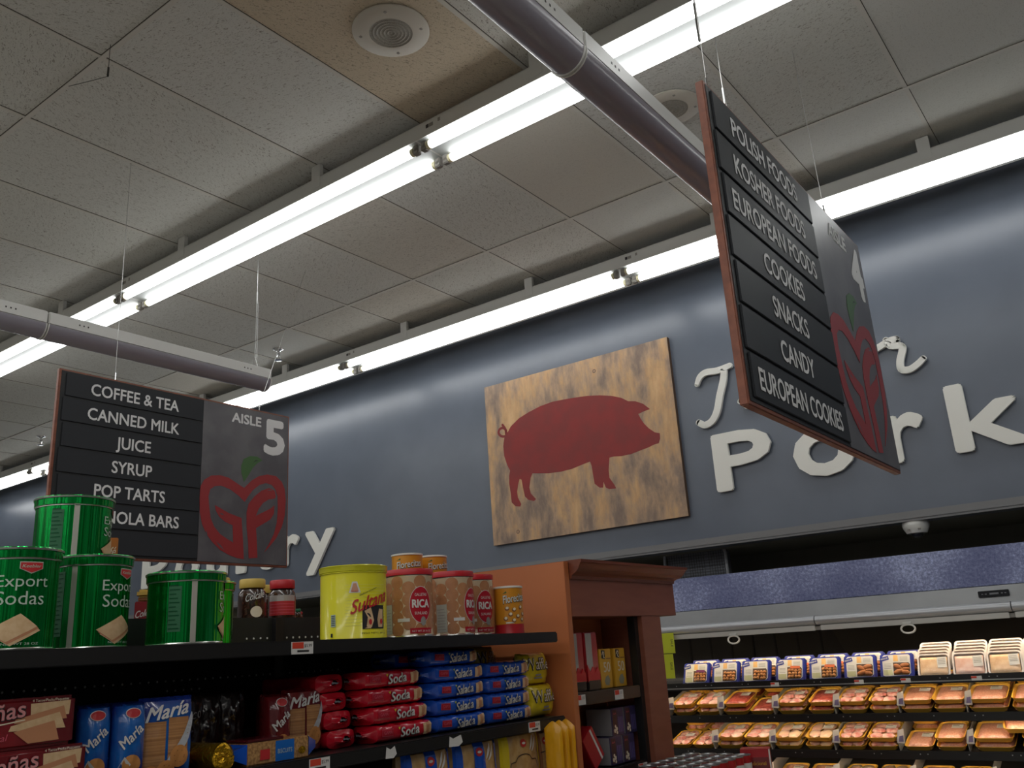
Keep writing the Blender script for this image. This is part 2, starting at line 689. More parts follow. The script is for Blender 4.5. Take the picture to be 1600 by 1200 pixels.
def frame(o, right, up):
    o, right, up = Vector(o), Vector(right).normalized(), Vector(up).normalized()
    nrm = right.cross(up)
    return lambda u, v, w=0.0: o + right * u + up * v + nrm * w


def cylmap(R, th0=0.0, e=0.0008):
    """(u, v, w) on a cylinder of radius R; u = 0 faces +x, u grows towards +y"""
    def fn(u, v, w=0.0):
        a = th0 + u / R
        r = R + e + w
        return (r * math.cos(a), r * math.sin(a), v)
    return fn


ORD = ['first', 'second', 'third', 'fourth', 'fifth', 'sixth', 'seventh', 'eighth', 'ninth', 'tenth', 'eleventh', 'twelfth', 'thirteenth', 'fourteenth']


# ------------------------------------------------------------------ the setting
def struct(name, mb):
    return tag(mb.build(name), kind='structure')


XL, XR, YF, YB = -13.0, 4.5, -14.0, 5.85
WALL_Y = 5.0
struct('floor', MB().box(XL, XR, YF, YB, -0.05, 0.0, m_floor))
struct('ceiling', MB().box(XL, XR, YF, YB, CEIL_Z + 0.004, CEIL_Z + 0.06, m_ceiling))
grid = MB()
x = TILE_X0 - 0.61 * 13
while x < XR:
    if x > XL + 0.05:
        grid.box(x - 0.0095, x + 0.0095, YF, WALL_Y, CEIL_Z, CEIL_Z + 0.006, m_tbar)
        grid.box(x + 0.0095, x + 0.0122, YF, WALL_Y, CEIL_Z + 0.0025, CEIL_Z + 0.006, m_gapshadow)  # dark strip painting the shadow in the gap beside the bar
    x += 0.61
y = TILE_Y0 - 1.22 * 14
while y < WALL_Y:
    if y > YF + 0.05:
        grid.box(XL, XR, y - 0.0095, y + 0.0095, CEIL_Z - 0.001, CEIL_Z + 0.006, m_tbar)
        grid.box(XL, XR, y - 0.0122, y - 0.0095, CEIL_Z + 0.0025, CEIL_Z + 0.006, m_gapshadow)
    y += 1.22
struct('trim_1', grid)
BULK_Z = 2.137
struct('wall_back', MB().box(XL, XR, WALL_Y, WALL_Y + 0.12, BULK_Z, CEIL_Z + 0.004, m_wall))
tb = MB()
tb.box(XL, XR, WALL_Y - 0.006, WALL_Y, BULK_Z + 0.012, BULK_Z + 0.052, m_walltrim, 0.002)
tb.box(XL, XR, WALL_Y - 0.003, WALL_Y, BULK_Z, BULK_Z + 0.010, m_walltrim)
struct('trim_2', tb)
struct('wall_rear', MB().box(XL, XR, YB, YB + 0.1, 0, BULK_Z, m_wallfar))
struct('trim_3', MB().box(XL, XR, WALL_Y + 0.12, YB, BULK_Z, BULK_Z + 0.05, m_wallfar))
struct('wall_left', MB().box(XL - 0.1, XL, YF, YB, 0, CEIL_Z, m_sidewall))
struct('wall_right', MB().box(XR, XR + 0.1, YF, YB, 0, CEIL_Z, m_sidewall))
struct('wall_front', MB().box(XL, XR, YF - 0.1, YF, 0, CEIL_Z, m_sidewall))


# ------------------------------------------------------------------ ceiling strip lights
def strip_light(name, label, group, x0, y0, lip=False):
    """eight-foot twin-tube strip; x0 = its end nearer the far aisles, y0 = near face of its channel"""
    Lh = 2.44
    t = thing(name, label, 'ceiling light', (x0, y0, 3.80), group=group)
    ch = MB()
    ch.box(0.004, Lh - 0.004, 0.0, 0.004, 0.0, 0.075, m_white_metal)          # near side
    ch.box(0.004, Lh - 0.004, 0.0, 0.215, 0.070, 0.075, m_white_metal)        # top
    ch.box(0.004, Lh - 0.004, 0.004, 0.215, 0.0, 0.004, m_pan)        # pan behind the tubes
    ch.box(0.004, Lh - 0.004, 0.211, 0.215, -0.015 if lip else 0.0, 0.075, m_white_metal)     # far side, turned down towards the wall
    if lip:
        ch.box(0.004, Lh - 0.004, 0.211, 0.262, -0.018, -0.015, m_white_metal)
    ch.build('channel', t)
    for k in (0.0, Lh - 0.004):
        MB().box(k, k + 0.004, 0.0, 0.215, 0.0, 0.075, m_white_metal).build('end_plate', t)
    for yy in (0.034, 0.180):
        tb = MB()
        tb.tube([(0.055, yy, -0.024), (Lh - 0.055, yy, -0.024)], 0.0185, m_tube, 12)
        o = tb.build('fluorescent_tube', t)
        e = MB()
        for k in (0, 1):
            a = 0.040 if k == 0 else Lh - 0.055
            e.tube([(a, yy, -0.024), (a + 0.016, yy, -0.024)], 0.0192, m_tubeend, 12)
        e.build('tube_end', o)
        for k in (0, 1):
            s = MB()
            a = 0.008 if k == 0 else Lh - 0.040
            s.box(a, a + 0.032, yy - 0.014, yy + 0.014, -0.046, 0.0, m_grey_socket, 0.004)
            s.box(a + 0.008, a + 0.024, yy - 0.020, yy + 0.020, -0.030, -0.016, m_grey_socket, 0.003)
            s.build('lamp_holder', t)
    for k in (0.66, 1.78):
        MB().box(k - 0.03, k + 0.03, -0.002, 0.02, 0.02, CEIL_Z - 3.80, m_white_metal).build('hanger_bracket', t)
    for a, b, z, q in ((0.062, 0.078, 0.036, m_ink), (0.080, 0.104, 0.036, m_grey_socket), (0.132, 0.146, 0.042, m_grey_socket)):
        MB().box(a, b, -0.0008, 0.001, z, z + 0.018, q).build('sticker', t)
    return t


A_Y, B_Y = 2.575, 4.42
ROWA = [-7.186, -4.746, -2.306, 0.134]
ROWB = [-12.115, -9.675, -7.235, -4.795, -2.355, 0.085]
first = None
al = ['',
      'twin-tube strip light of the nearer row, passing behind the white hanging fixture of aisle five',
      'twin-tube strip light of the nearer row, whole length in view beside the ceiling speaker',
      'twin-tube strip light of the nearer row, crossed by the fixture near the aisle 4 sign']
bl = ['twin-tube strip light of the wall row, far end beyond every sign',
      'small far strip light of the wall row, hidden behind the aisle 5 sign edge',
      'twin-tube strip light of the wall row, seen left of the coffee sign with a dark joint',
      'twin-tube strip light of the wall row, above the letters ry beside the chrome sprinkler',
      'twin-tube strip light of the wall row, directly above the pig panel',
      'twin-tube strip light of the wall row, beyond the aisle 4 sign above the word Pork']
al[0] = 'twin-tube strip light of the nearer row, at its far end beside the aisle 5 fixture'
bl[2] = 'twin-tube strip light of the wall row, beside the wooden edge of the coffee sign'
for i, x in enumerate(ROWA):
    if first is None:
        first = strip_light('strip_light', al[i], 'strip lights of the nearer row', x, A_Y)
    else:
        dup(first, (x, A_Y, 3.80), label=al[i])
first = None
for i, x in enumerate(ROWB):
    if first is None:
        first = strip_light('strip_light', bl[i], 'strip lights of the row along the wall', x, B_Y, True)
    else:
        dup(first, (x, B_Y, 3.80), label=bl[i])


# ------------------------------------------------------------------ hanging fixtures over the aisles (lamps off)
def aisle_fixture(x, label, ys, wires, lamp_m):
    t = thing('aisle_light_fixture', label, 'hanging light fixture', (x, 0, 0), group='unlit fixtures hung along the aisles')
    z0 = 3.105
    for y0, y1 in ys:
        b = MB()
        b.box(-0.055, 0.055, y0 + 0.003, y1 - 0.003, z0, z0 + 0.058, m_white_metal, 0.004)
        ch = b.build('channel', t)
        for yy in (y0 + 0.16, y1 - 0.16):
            h = MB()
            for d in (-0.02, 0, 0.02):
                h.box(0.0545, 0.0558, yy + d - 0.003, yy + d + 0.003, z0 + 0.026, z0 + 0.033, m_darkwire)
            h.build('knockout_holes', ch)
        g = MB()
        prof = [(math.cos(a) * 0.055, -math.sin(a) * 0.056) for a in [PI * i / 14 for i in range(15)]]
        n = len(prof)
        V = [(a, y0 + 0.006, z0 + b_) for a, b_ in prof] + [(a, y1 - 0.006, z0 + b_) for a, b_ in prof]
        g.add(V, [[i, n + i, n + i + 1, i + 1] for i in range(n - 1)] + [list(range(n)), [n + i for i in range(n)][::-1]], m_lens, smooth=True)
        g.build('lens', t)
        for yy in (y0 + 0.003, y1 - 0.007):
            e = MB()
            V = [(a * 1.06, yy, z0 + b_ * 1.06) for a, b_ in prof] + [(a * 1.06, yy + 0.004, z0 + b_ * 1.06) for a, b_ in prof]
            e.add(V, [[i, n + i, n + i + 1, i + 1] for i in range(n - 1)] + [list(range(n)), [n + i for i in range(n)][::-1]], m_white_plastic, smooth=True)
            e.build('lens_end_cap', t)
    for yy in wires:
        w = MB()
        w.tube([(-0.03, yy, z0 + 0.055), (0, yy, z0 + 0.13), (0.03, yy, z0 + 0.055)], 0.0022, m_wire, 6)
        w.tube([(0, yy, z0 + 0.13), (0.002, yy + 0.003, z0 + 0.45)], 0.0016, m_wire, 6)
        w.tube([(0, yy + 0.012, z0 + 0.12), (0.004, yy + 0.010, z0 + 0.45)], 0.0016, m_wire, 6)
        w.tube([(0.002, yy + 0.004, z0 + 0.44), (0.002, yy + 0.004, z0 + 0.51)], 0.0045, m_wire, 8)
        w.tube([(0.002, yy + 0.004, z0 + 0.5), (0.002, yy + 0.004, CEIL_Z)], 0.0014, m_wire, 6)
        w.build('hanging_wire', t)
    return t


aisle_fixture(-3.80, 'unlit white fixture hung on wires above the coffee and tea sign', [(0.52, 1.735), (1.735, 2.95)], (1.42, 2.875), None)
aisle_fixture(-1.005, 'unlit white fixture running towards the aisle 4 sign and ending behind it', [(0.52, 1.735), (1.735, 2.95)], (0.7, 2.875), None)

# ------------------------------------------------------------------ aisle signs
APPLE = [(0.941, 0.3742), (0.9, 0.3924), (0.8496, 0.415), (0.8006, 0.4211), (0.753, 0.414), (0.7149, 0.3887), (0.6972, 0.3559), (0.6945, 0.3012), (0.6993, 0.2342), (0.7134, 0.1818), (0.7386, 0.1369), (0.7752, 0.0992), (0.8157, 0.068), (0.8643, 0.0469), (0.9133, 0.0337), (0.9503, 0.0306), (0.9432, 0.116), (0.931, 0.2263), (0.8564, 0.2444), (0.8073, 0.2642), (0.779, 0.2753), (0.784, 0.2518), (0.8051, 0.2229), (0.8379, 0.2015), (0.8814, 0.1877), (0.8878, 0.1058), (0.8533, 0.1207), (0.8125, 0.1418), (0.7796, 0.1733), (0.7583, 0.2122), (0.748, 0.2656), (0.7419, 0.3128), (0.7497, 0.3479), (0.775, 0.3658), (0.8107, 0.3719), (0.86, 0.3597), (0.9105, 0.3333), (0.9467, 0.3064), (0.9651, 0.3353), (0.9939, 0.3705), (1.0321, 0.4), (1.0713, 0.414), (1.1071, 0.4084), (1.1301, 0.3888), (1.1445, 0.3534), (1.1477, 0.2876), (1.1429, 0.2217), (1.1264, 0.1628), (1.0968, 0.1111), (1.0675, 0.0673), (1.1057, 0.1045), (1.1402, 0.1422), (1.1749, 0.2023), (1.1919, 0.2621), (1.1969, 0.3364), (1.1893, 0.3951), (1.1702, 0.4304), (1.1331, 0.4559), (1.079, 0.4583), (1.0265, 0.4432), (0.9839, 0.4164)]
FPIECE = [(0.9792, 0.0353), (0.9723, 0.1178), (0.9616, 0.1867), (0.9593, 0.2567), (0.9705, 0.3002), (1.0035, 0.3392), (1.046, 0.3725), (1.0897, 0.3903), (1.1258, 0.3809), (1.1337, 0.3523), (1.1267, 0.3406), (1.0911, 0.3334), (1.0564, 0.3119), (1.0312, 0.2808), (1.0133, 0.2436), (1.0577, 0.2652), (1.1012, 0.2871), (1.1257, 0.3061), (1.124, 0.2637), (1.1025, 0.233), (1.0593, 0.2081), (1.0168, 0.1837), (1.023, 0.1208), (1.0296, 0.041)]
LEAF = [(0.9391, 0.404), (0.9233, 0.4452), (0.9203, 0.4809), (0.9334, 0.5188), (0.9714, 0.5386), (1.0148, 0.541), (1.0461, 0.5267), (1.0158, 0.5079), (0.9904, 0.4826), (0.9659, 0.4432)]


def aisle_sign(label, loc, rz, number, rows, hangers):
    W, H = 1.215, 0.785
    t = thing('aisle_sign', label, 'aisle sign', loc, rz, group='hanging aisle signs')
    MB().box(-0.010, 0.010, 0, W, 0, H, m_signedge, 0.002).build('board', t)
    FR = frame((0.0105, 0, 0), (0, 1, 0), (0, 0, 1))
    MB().box(0.0095, 0.0115, 0.010, W - 0.008, 0.010, H - 0.008, m_slatdark).build('backing_sheet', t)
    split = 0.697
    MB().box(0.0105, 0.0125, split, W - 0.009, 0.011, H - 0.009, m_signgrey).build('number_panel', t)
    n = len(rows)
    top, bot = H - 0.014, 0.014
    hgt = (top - bot) / n
    for i, s in enumerate(rows):
        z1 = top - i * hgt
        sl = MB()
        x0 = 0.022 if i % 2 else 0.030
        sl.box(0.0110, 0.0165, x0, split - 0.004, z1 - hgt + 0.007, z1 - 0.002, m_slat, 0.0012)
        o = sl.build('slat', t)
        if s:
            wd = {12: 0.40, 11: 0.37}.get(len(s), None)
            FT = frame((0.0172, 0, 0), (0, 1, 0), (0, 0, 1))
            V = text_geo(s)[0]
            nat = (max(p[0] for p in V) - min(p[0] for p in V)) * 0.050 / CAP_H
            wid = min(nat * 0.90, 0.57)
            MB().text(s, FT, m_lettergrey, 0.350, z1 - hgt / 2 - 0.025, h=0.050, wid=wid, bold=0.028).build('lettering', o)
    FN = frame((0.0128, 0, 0), (0, 1, 0), (0, 0, 1))
    MB().text('AISLE', FN, m_lettergrey, 0, 0, box=(0.857, 1.035, 0.696, 0.747), bold=0.05).build('aisle_word', t)
    MB().text(number, FN, m_lettergrey, 0, 0, box=(1.052, 1.186, 0.560, 0.748), bold=0.06).build('aisle_number', t)
    lg = MB()
    lg.poly(APPLE, FN, 0.0008, m_applered)
    lg.poly(FPIECE, FN, 0.0008, m_applered)
    for a, b, dx, dz in ((0.725, 0.395, 0.018, 0.028), (0.733, 0.155, 0.012, -0.03), (0.79, 0.108, 0.05, -0.042), (0.805, 0.240, 0.028, -0.008), (1.075, 0.378, 0.04, 0.004)):
        lg.poly([(a, b), (a + dx * 0.5 + 0.003, b + dz * 0.5 + 0.003), (a + dx, b + dz), (a + dx * 0.5 - 0.003, b + dz * 0.5 - 0.003)], frame((0.0138, 0, 0), (0, 1, 0), (0, 0, 1)), 0.0003, m_signgrey)
    lg.build('apple_emblem', t)
    lf = MB()
    lf.poly(LEAF, FN, 0.0008, m_leafgreen)
    lf.poly([(0.99, 0.508), (1.005, 0.522), (1.025, 0.522), (1.003, 0.516)], frame((0.0138, 0, 0), (0, 1, 0), (0, 0, 1)), 0.0003, m_ink)
    lf.build('leaf_emblem', t)
    for yy, top_x, top_y in hangers:
        w = MB()
        w.tube([(0, yy, H - 0.001), (0, yy, H + 0.035)], 0.003, m_chrome, 6)
        w.tube([(0, yy, H + 0.03), (top_x, top_y, CEIL_Z - loc[2])], 0.0011, m_wire, 5)
        w.build('hanging_wire', t)
    return t


aisle_sign('charcoal aisle 5 sign listing coffee and tea, with a red apple emblem', (-3.60, 1.729, 2.077), 0.0, '5',
           ['COFFEE & TEA', 'CANNED MILK', 'JUICE', 'SYRUP', 'POP TARTS', 'GRANOLA BARS', ''], ((0.25, 0.0, 0.25), (1.03, -0.35, 1.62)))
aisle_sign('charcoal aisle 4 sign listing Polish and kosher foods, seen steeply edge on', (-0.652, 1.716, 2.062), 0.0, '4',
           ['POLISH FOODS', 'KOSHER FOODS', 'EUROPEAN FOODS', 'COOKIES', 'SNACKS', 'CANDY', 'EUROPEAN COOKIES'], ((0.05, 0.0, 0.05), (0.905, -0.18, 1.59)))


# ------------------------------------------------------------------ ceiling fittings
def ceiling_speaker(x, y, label, r=0.19):
    t = thing('ceiling_speaker', label, 'ceiling speaker', (x, y, CEIL_Z), group='round ceiling speakers')
    MB().lathe([(r * 0.55, -0.012), (r * 0.94, -0.012), (r, -0.006), (r, 0.0)], M('speaker_enamel', c(200, 194, 182), 0.5), 40).build('speaker_ring', t)
    g = MB()
    pr = [(0.0, -0.011)]
    k = 12
    for i in range(k):
        a = r * 0.56 * (i + 0.5) / k
        pr += [(a, -0.011), (r * 0.56 * (i + 1) / k, -0.013 if i % 2 else -0.010)]
    g.lathe(pr[::-1], m_speaker_mesh, 40)
    g.build('speaker_grille', t)
    s = MB()
    for a in (0.5, 2.1, 3.7, 5.3):
        s.box(r * .8 * math.cos(a) - .006, r * .8 * math.cos(a) + .006, r * .8 * math.sin(a) - .006, r * .8 * math.sin(a) + .006, -0.0145, -0.012, m_grey_socket, 0.002)
    s.build('screws', t)
    return t


ceiling_speaker(-2.003, 2.113, 'round white ceiling speaker in a tan tile before the nearer strip light', 0.150)
ceiling_speaker(-1.411, 3.324, 'round white ceiling speaker between the two strip rows beside the aisle 4 sign', 0.138)


def sprinkler(x, y, label):
    t = thing('fire_sprinkler', label, 'sprinkler', (x, y, CEIL_Z), group='chrome ceiling sprinklers')
    MB().lathe([(0.0, -0.016), (0.016, -0.016), (0.022, -0.010), (0.040, -0.004), (0.042, 0.0)], m_chrome, 24).build('escutcheon', t)
    b = MB()
    b.lathe([(0.010, -0.045), (0.013, -0.042), (0.013, -0.020), (0.010, -0.016)], m_chrome, 12)
    b.tube([(0.010, 0, -0.04), (0.020, 0, -0.058), (0.012, 0, -0.078), (0, 0, -0.082)], 0.0035, m_chrome, 6)
    b.tube([(-0.010, 0, -0.04), (-0.020, 0, -0.058), (-0.012, 0, -0.078), (0, 0, -0.082)], 0.0035, m_chrome, 6)
    b.build('sprinkler_frame', t)
    MB().lathe([(0.0, -0.090), (0.030, -0.088), (0.030, -0.085), (0.0, -0.083)], m_chrome, 18).build('deflector', t)
    return t


sprinkler(-5.20, 4.15, 'chrome fire sprinkler above the wall strip light, beside the aisle 5 fixture end')
sprinkler(-8.80, 4.12, 'chrome fire sprinkler on the ceiling beside the wooden edge of the coffee sign')


def stray_wire(label, pts, slug=None):
    t = thing('ceiling_wire', label, 'wire')
    MB().tube(pts, 0.0012, m_darkwire, 5).build('wire', t)
    if slug:
        MB().tube(slug, 0.004, m_darkwire, 6).build('wire_clip', t)


stray_wire('thin loose wire with a clip hanging from the tiles at the picture edge', [(-2.87, 1.46, CEIL_Z), (-2.87, 1.46, 3.80), (-2.90, 1.42, 3.775), (-2.98, 1.37, 3.76)], [(-2.87, 1.46, 3.84), (-2.87, 1.46, 3.80)])
stray_wire('thin dark wire and hook hanging before the top corner of aisle 4 sign', [(-0.655, 1.77, CEIL_Z), (-0.655, 1.77, 3.05)], [(-0.655, 1.77, 3.10), (-0.655, 1.77, 2.99)])

# ------------------------------------------------------------------ wall graphics: pig panel and letters
PIG = [(-3.6621, 3.1086), (-3.6268, 3.1527), (-3.5529, 3.1961), (-3.4636, 3.224), (-3.3588, 3.2465), (-3.2569, 3.2561), (-3.1581, 3.2515), (-3.0613, 3.2443), (-2.9666, 3.2345), (-2.8743, 3.2181), (-2.7846, 3.194), (-2.7122, 3.1643), (-2.6638, 3.1307), (-2.6134, 3.1197), (-2.5585, 3.0904), (-2.5135, 3.045), (-2.5616, 3.0394), (-2.6004, 3.0303), (-2.5868, 2.9971), (-2.5666, 2.9601), (-2.5353, 2.9212), (-2.4967, 2.8876), (-2.463, 2.8758), (-2.4642, 2.8426), (-2.4776, 2.8131), (-2.5131, 2.8107), (-2.5496, 2.8008), (-2.6078, 2.7922), (-2.6815, 2.7796), (-2.7548, 2.7798), (-2.8105, 2.7871), (-2.8437, 2.7851), (-2.8581, 2.706), (-2.8578, 2.6536), (-2.826, 2.603), (-2.8155, 2.5768), (-2.8657, 2.5795), (-2.8911, 2.5939), (-2.9048, 2.6352), (-2.9118, 2.5971), (-2.9385, 2.6013), (-2.9733, 2.633), (-2.9785, 2.6866), (-2.9839, 2.7539), (-2.9931, 2.7849), (-3.0436, 2.7776), (-3.1398, 2.7605), (-3.2363, 2.7564), (-3.3336, 2.7631), (-3.4652, 2.7851), (-3.4845, 2.7563), (-3.5001, 2.6894), (-3.4901, 2.6465), (-3.4502, 2.602), (-3.4678, 2.591), (-3.5137, 2.606), (-3.5419, 2.6336), (-3.5539, 2.6979), (-3.5613, 2.7549), (-3.5778, 2.7646), (-3.5924, 2.7319), (-3.6069, 2.6782), (-3.6033, 2.6359), (-3.578, 2.5865), (-3.5878, 2.57), (-3.6267, 2.577), (-3.6588, 2.6094), (-3.6627, 2.6728), (-3.6713, 2.7445), (-3.6672, 2.8004), (-3.6559, 2.834), (-3.6788, 2.8807), (-3.7004, 2.9491), (-3.704, 3.0221), (-3.6911, 3.0778)]
TAIL = [(-3.6568, 3.1076), (-3.6847, 3.0911), (-3.7199, 3.1009), (-3.7396, 3.1282), (-3.7252, 3.1533), (-3.6945, 3.1545), (-3.671, 3.1323), (-3.6729, 3.1064), (-3.6758, 3.1405), (-3.6999, 3.1791)]


def ribbon(pts, half):
    """outline of a stroke of half width half (number or list) along smooth points"""
    P = [Vector((a, b, 0)) for a, b in pts]
    Q, H = [], []
    hw = half if isinstance(half, (list, tuple)) else [half] * len(P)
    n = len(P)
    for i in range(n - 1):
        p0, p1, p2, p3 = P[max(i - 1, 0)], P[i], P[i + 1], P[min(i + 2, n - 1)]
        for k in range(5):
            t = k / 5
            Q.append(0.5 * ((2 * p1) + (p2 - p0) * t + (2 * p0 - 5 * p1 + 4 * p2 - p3) * t * t + (3 * p1 - p0 - 3 * p2 + p3) * t ** 3))
            H.append(hw[i] * (1 - t) + hw[i + 1] * t)
    Q.append(P[-1])
    H.append(hw[-1])
    Lf, Rt = [], []
    for i, q in enumerate(Q):
        d = (Q[min(i + 1, len(Q) - 1)] - Q[max(i - 1, 0)]).normalized()
        nn = Vector((-d.y, d.x, 0))
        Lf.append(q + nn * H[i])
        Rt.append(q - nn * H[i])
    return Lf, Rt


def add_ribbon(mb, pts, half, fn, t, m, w=0.0):
    """a stroke as short straight pieces with round joints"""
    Lf, Rt = ribbon(pts, half)
    n = len(Lf)
    mid = [((Lf[i].x + Rt[i].x) / 2, (Lf[i].y + Rt[i].y) / 2) for i in range(n)]
    hw = [(Lf[i] - Rt[i]).length / 2 for i in range(n)]
    for i in range(n - 1):
        dx, dy = mid[i + 1][0] - mid[i][0], mid[i + 1][1] - mid[i][1]
        ln = math.hypot(dx, dy)
        if ln < 1e-7:
            continue
        px, py = -dy / ln, dx / ln
        ww = w + 0.00006 * (i % 4)
        q = [(mid[i][0] - px * hw[i], mid[i][1] - py * hw[i]), (mid[i + 1][0] - px * hw[i + 1], mid[i + 1][1] - py * hw[i + 1]),
             (mid[i + 1][0] + px * hw[i + 1], mid[i + 1][1] + py * hw[i + 1]), (mid[i][0] + px * hw[i], mid[i][1] + py * hw[i])]
        mb.poly(q, lambda u, v, x=0.0, ww=ww: fn(u, v, ww + x), t, m)
    for i in range(n):
        if i in (0, n - 1) or hw[i] > 0.006:
            mb.poly([(mid[i][0] + hw[i] * math.cos(2 * PI * k / 14), mid[i][1] + hw[i] * math.sin(2 * PI * k / 14)) for k in range(14)],
                    lambda u, v, x=0.0: fn(u, v, w - 0.0001 + x), t, m)


WALLF = frame((0, WALL_Y, 0), (1, 0, 0), (0, 0, 1))
pt = thing('pig_panel', 'weathered wood panel with a red pig silhouette on the grey-blue wall', 'wall panel', (-3.085, WALL_Y - 0.003, 2.91))
off = Vector((3.085, -WALL_Y, -2.91))


def wf(d):
    return lambda u, v, w=0.0: Vector((u, WALL_Y - d - w, v)) + off


MB().poly([(-3.849, 3.494), (-2.338, 3.492), (-2.334, 2.333), (-3.839, 2.329)][::-1], wf(0.0), 0.03, m_wood, M('panel_edge', c(92, 70, 52), 0.6)).build('wood_board', pt)
pg = MB()
pg.poly(PIG, wf(0.0302), 0.001, m_pigred)
add_ribbon(pg, TAIL, 0.009, wf(0.0302), 0.001, m_pigred)
pg.build('pig_silhouette', pt)
sc = MB()
for a, b in ((-2.90, 3.395), (-3.62, 2.40)):
    sc.disc(wf(0.0304), a, b, 0.014, 0.014, M('screw_ring', c(104, 86, 78), 0.5), 16, 1)
    sc.disc(wf(0.0308), a, b, 0.010, 0.010, M('screw_centre', c(176, 140, 112), 0.5), 16, 1)
sc.build('screw_cap', pt)


def wall_letter(name, ch, box, label, group, bold=0.042):
    mb = MB()
    f0 = frame((0, WALL_Y - 0.012, 0), (1, 0, 0), (0, 0, 1))
    mb.text(ch, f0, m_letter, 0, 0, box=box, bold=bold, t=0.02)
    o = mb.build(name)
    tag(o, label, 'wall letter', group)


wall_letter('letter', 'P', (-2.130, -1.762, 2.444, 2.795), 'cream capital P of the word Pork, next to the pig panel', 'letters of the word Pork')
wall_letter('letter', 'o', (-1.645, -1.297, 2.438, 2.715), 'cream letter o of Pork, mostly behind the aisle 4 sign', 'letters of the word Pork')
wall_letter('letter', 'r', (-1.135, -0.928, 2.444, 2.706), 'cream letter r of Pork, coming out behind the aisle 4 sign', 'letters of the word Pork')
wall_letter('letter', 'k', (-0.806, -0.455, 2.444, 2.803), 'cream letter k of Pork, last letter before the picture edge', 'letters of the word Pork')
for ch, x0, x1, z0, z1, lb in (('P', -8.265, -7.84, 2.42, 2.775, 'cream capital P of Poultry, under the coffee sign beside the green tins'),
                               ('o', -7.70, -7.33, 2.415, 2.69, 'cream letter o of Poultry, almost wholly behind the coffee sign'),
                               ('u', -7.20, -6.90, 2.415, 2.68, 'cream letter u of Poultry, its foot showing under the coffee sign'),
                               ('l', -6.765, -6.63, 2.42, 2.80, 'cream letter l of Poultry, its foot showing under the coffee sign'),
                               ('t', -6.50, -6.24, 2.415, 2.75, 'cream letter t of Poultry, its hook showing under the coffee sign'),
                               ('r', -6.14, -5.92, 2.42, 2.68, 'cream letter r of Poultry, just clear of the coffee sign'),
                               ('y', -5.835, -5.48, 2.312, 2.675, 'cream letter y of Poultry, above the yellow tin')):
    wall_letter('letter', ch, (x0, x1, z0, z1), lb, 'letters of the word Poultry')
sw = MB()
fs = frame((0, WALL_Y - 0.012, 0), (1, 0, 0), (0, 0, 1))
add_ribbon(sw, [(-2.175, 3.132), (-2.150, 3.175), (-2.105, 3.196), (-2.03, 3.190), (-1.945, 3.203)], [.014, .018, .02, .02, .016], fs, 0.02, m_letter)
add_ribbon(sw, [(-1.985, 3.19), (-2.000, 3.12), (-2.035, 3.03), (-2.065, 2.94), (-2.105, 2.885), (-2.155, 2.868), (-2.192, 2.890)], [.02, .022, .022, .022, .021, .02, .02], fs, 0.02, m_letter)
for dx, dz in ((0.0, 0.0), (0.62, 0.115)):      # the two letters e
    add_ribbon(sw, [(-1.91 + dx, 2.965 + dz), (-1.86 + dx, 2.985 + dz), (-1.815 + dx, 3.02 + dz), (-1.83 + dx, 3.06 + dz), (-1.875 + dx, 3.045 + dz), (-1.895 + dx, 2.985 + dz), (-1.88 + dx, 2.935 + dz), (-1.835 + dx, 2.925 + dz), (-1.79 + dx, 2.95 + dz)], .018, fs, 0.02, m_letter)
add_ribbon(sw, [(-1.79, 2.95), (-1.745, 3.06), (-1.755, 2.955), (-1.70, 3.06), (-1.655, 3.06), (-1.655, 2.98), (-1.61, 2.985)], .018, fs, 0.02, m_letter)
add_ribbon(sw, [(-1.61, 2.985), (-1.52, 3.10), (-1.57, 3.07), (-1.575, 3.00), (-1.53, 2.99), (-1.48, 3.08), (-1.43, 3.24), (-1.45, 3.06), (-1.42, 3.02), (-1.36, 3.03), (-1.29, 3.08)], .018, fs, 0.02, m_letter)
add_ribbon(sw, [(-1.19, 3.055), (-1.12, 3.08), (-1.055, 3.105), (-1.02, 3.118), (-0.985, 3.119), (-0.982, 3.113)], .018, fs, 0.02, m_letter)
add_ribbon(sw, [(-1.035, 3.125), (-1.02, 3.09), (-0.965, 3.075), (-0.962, 3.05), (-0.985, 2.99), (-0.985, 2.945), (-0.945, 2.935), (-0.90, 2.955), (-0.868, 2.978)], [.018, .018, .018, .019, .019, .019, .018, .017, .016], fs, 0.02, m_letter)
tag(sw.build('script_lettering'), 'cream joined handwriting above the word Pork, half behind the aisle 4 sign', 'wall lettering')

# dome camera under the bulkhead edge
dc = thing('dome_camera', 'white dome security camera under the edge of the grey-blue wall', 'security camera', (-1.085, 5.065, BULK_Z))
MB().lathe([(0.040, -0.062), (0.050, -0.060), (0.064, -0.034), (0.068, -0.018), (0.066, -0.004), (0.064, 0.0)], m_white_plastic, 36).build('housing', dc)
MB().lathe([(0.0, -0.092), (0.020, -0.089), (0.034, -0.079), (0.040, -0.062)], m_clear, 30).build('dome_cover', dc)
dl = MB()
dl.lathe([(0.0, -0.084), (0.015, -0.081), (0.026, -0.072), (0.030, -0.060), (0.0, -0.058)], M('camera_black', c(18, 18, 20), 0.3), 20)
dl.build('lens_turret', dc)
ds = MB()
for a in (4.25, 5.15):
    ds.box(-0.007, 0.007, -0.001, 0.001, -0.005, 0.005, m_grey_socket, M4=Matrix.Translation((0.060 * math.cos(a), 0.060 * math.sin(a), -0.042)) @ Matrix.Rotation(a + PI / 2, 4, 'Z'))
ds.build('housing_slots', dc)

# fan guard on the rear wall, above the case
fg = thing('fan_guard', 'grey wire-framed vent guard on the dark wall above the meat case', 'vent guard', (-2.455, 5.34, 1.992))


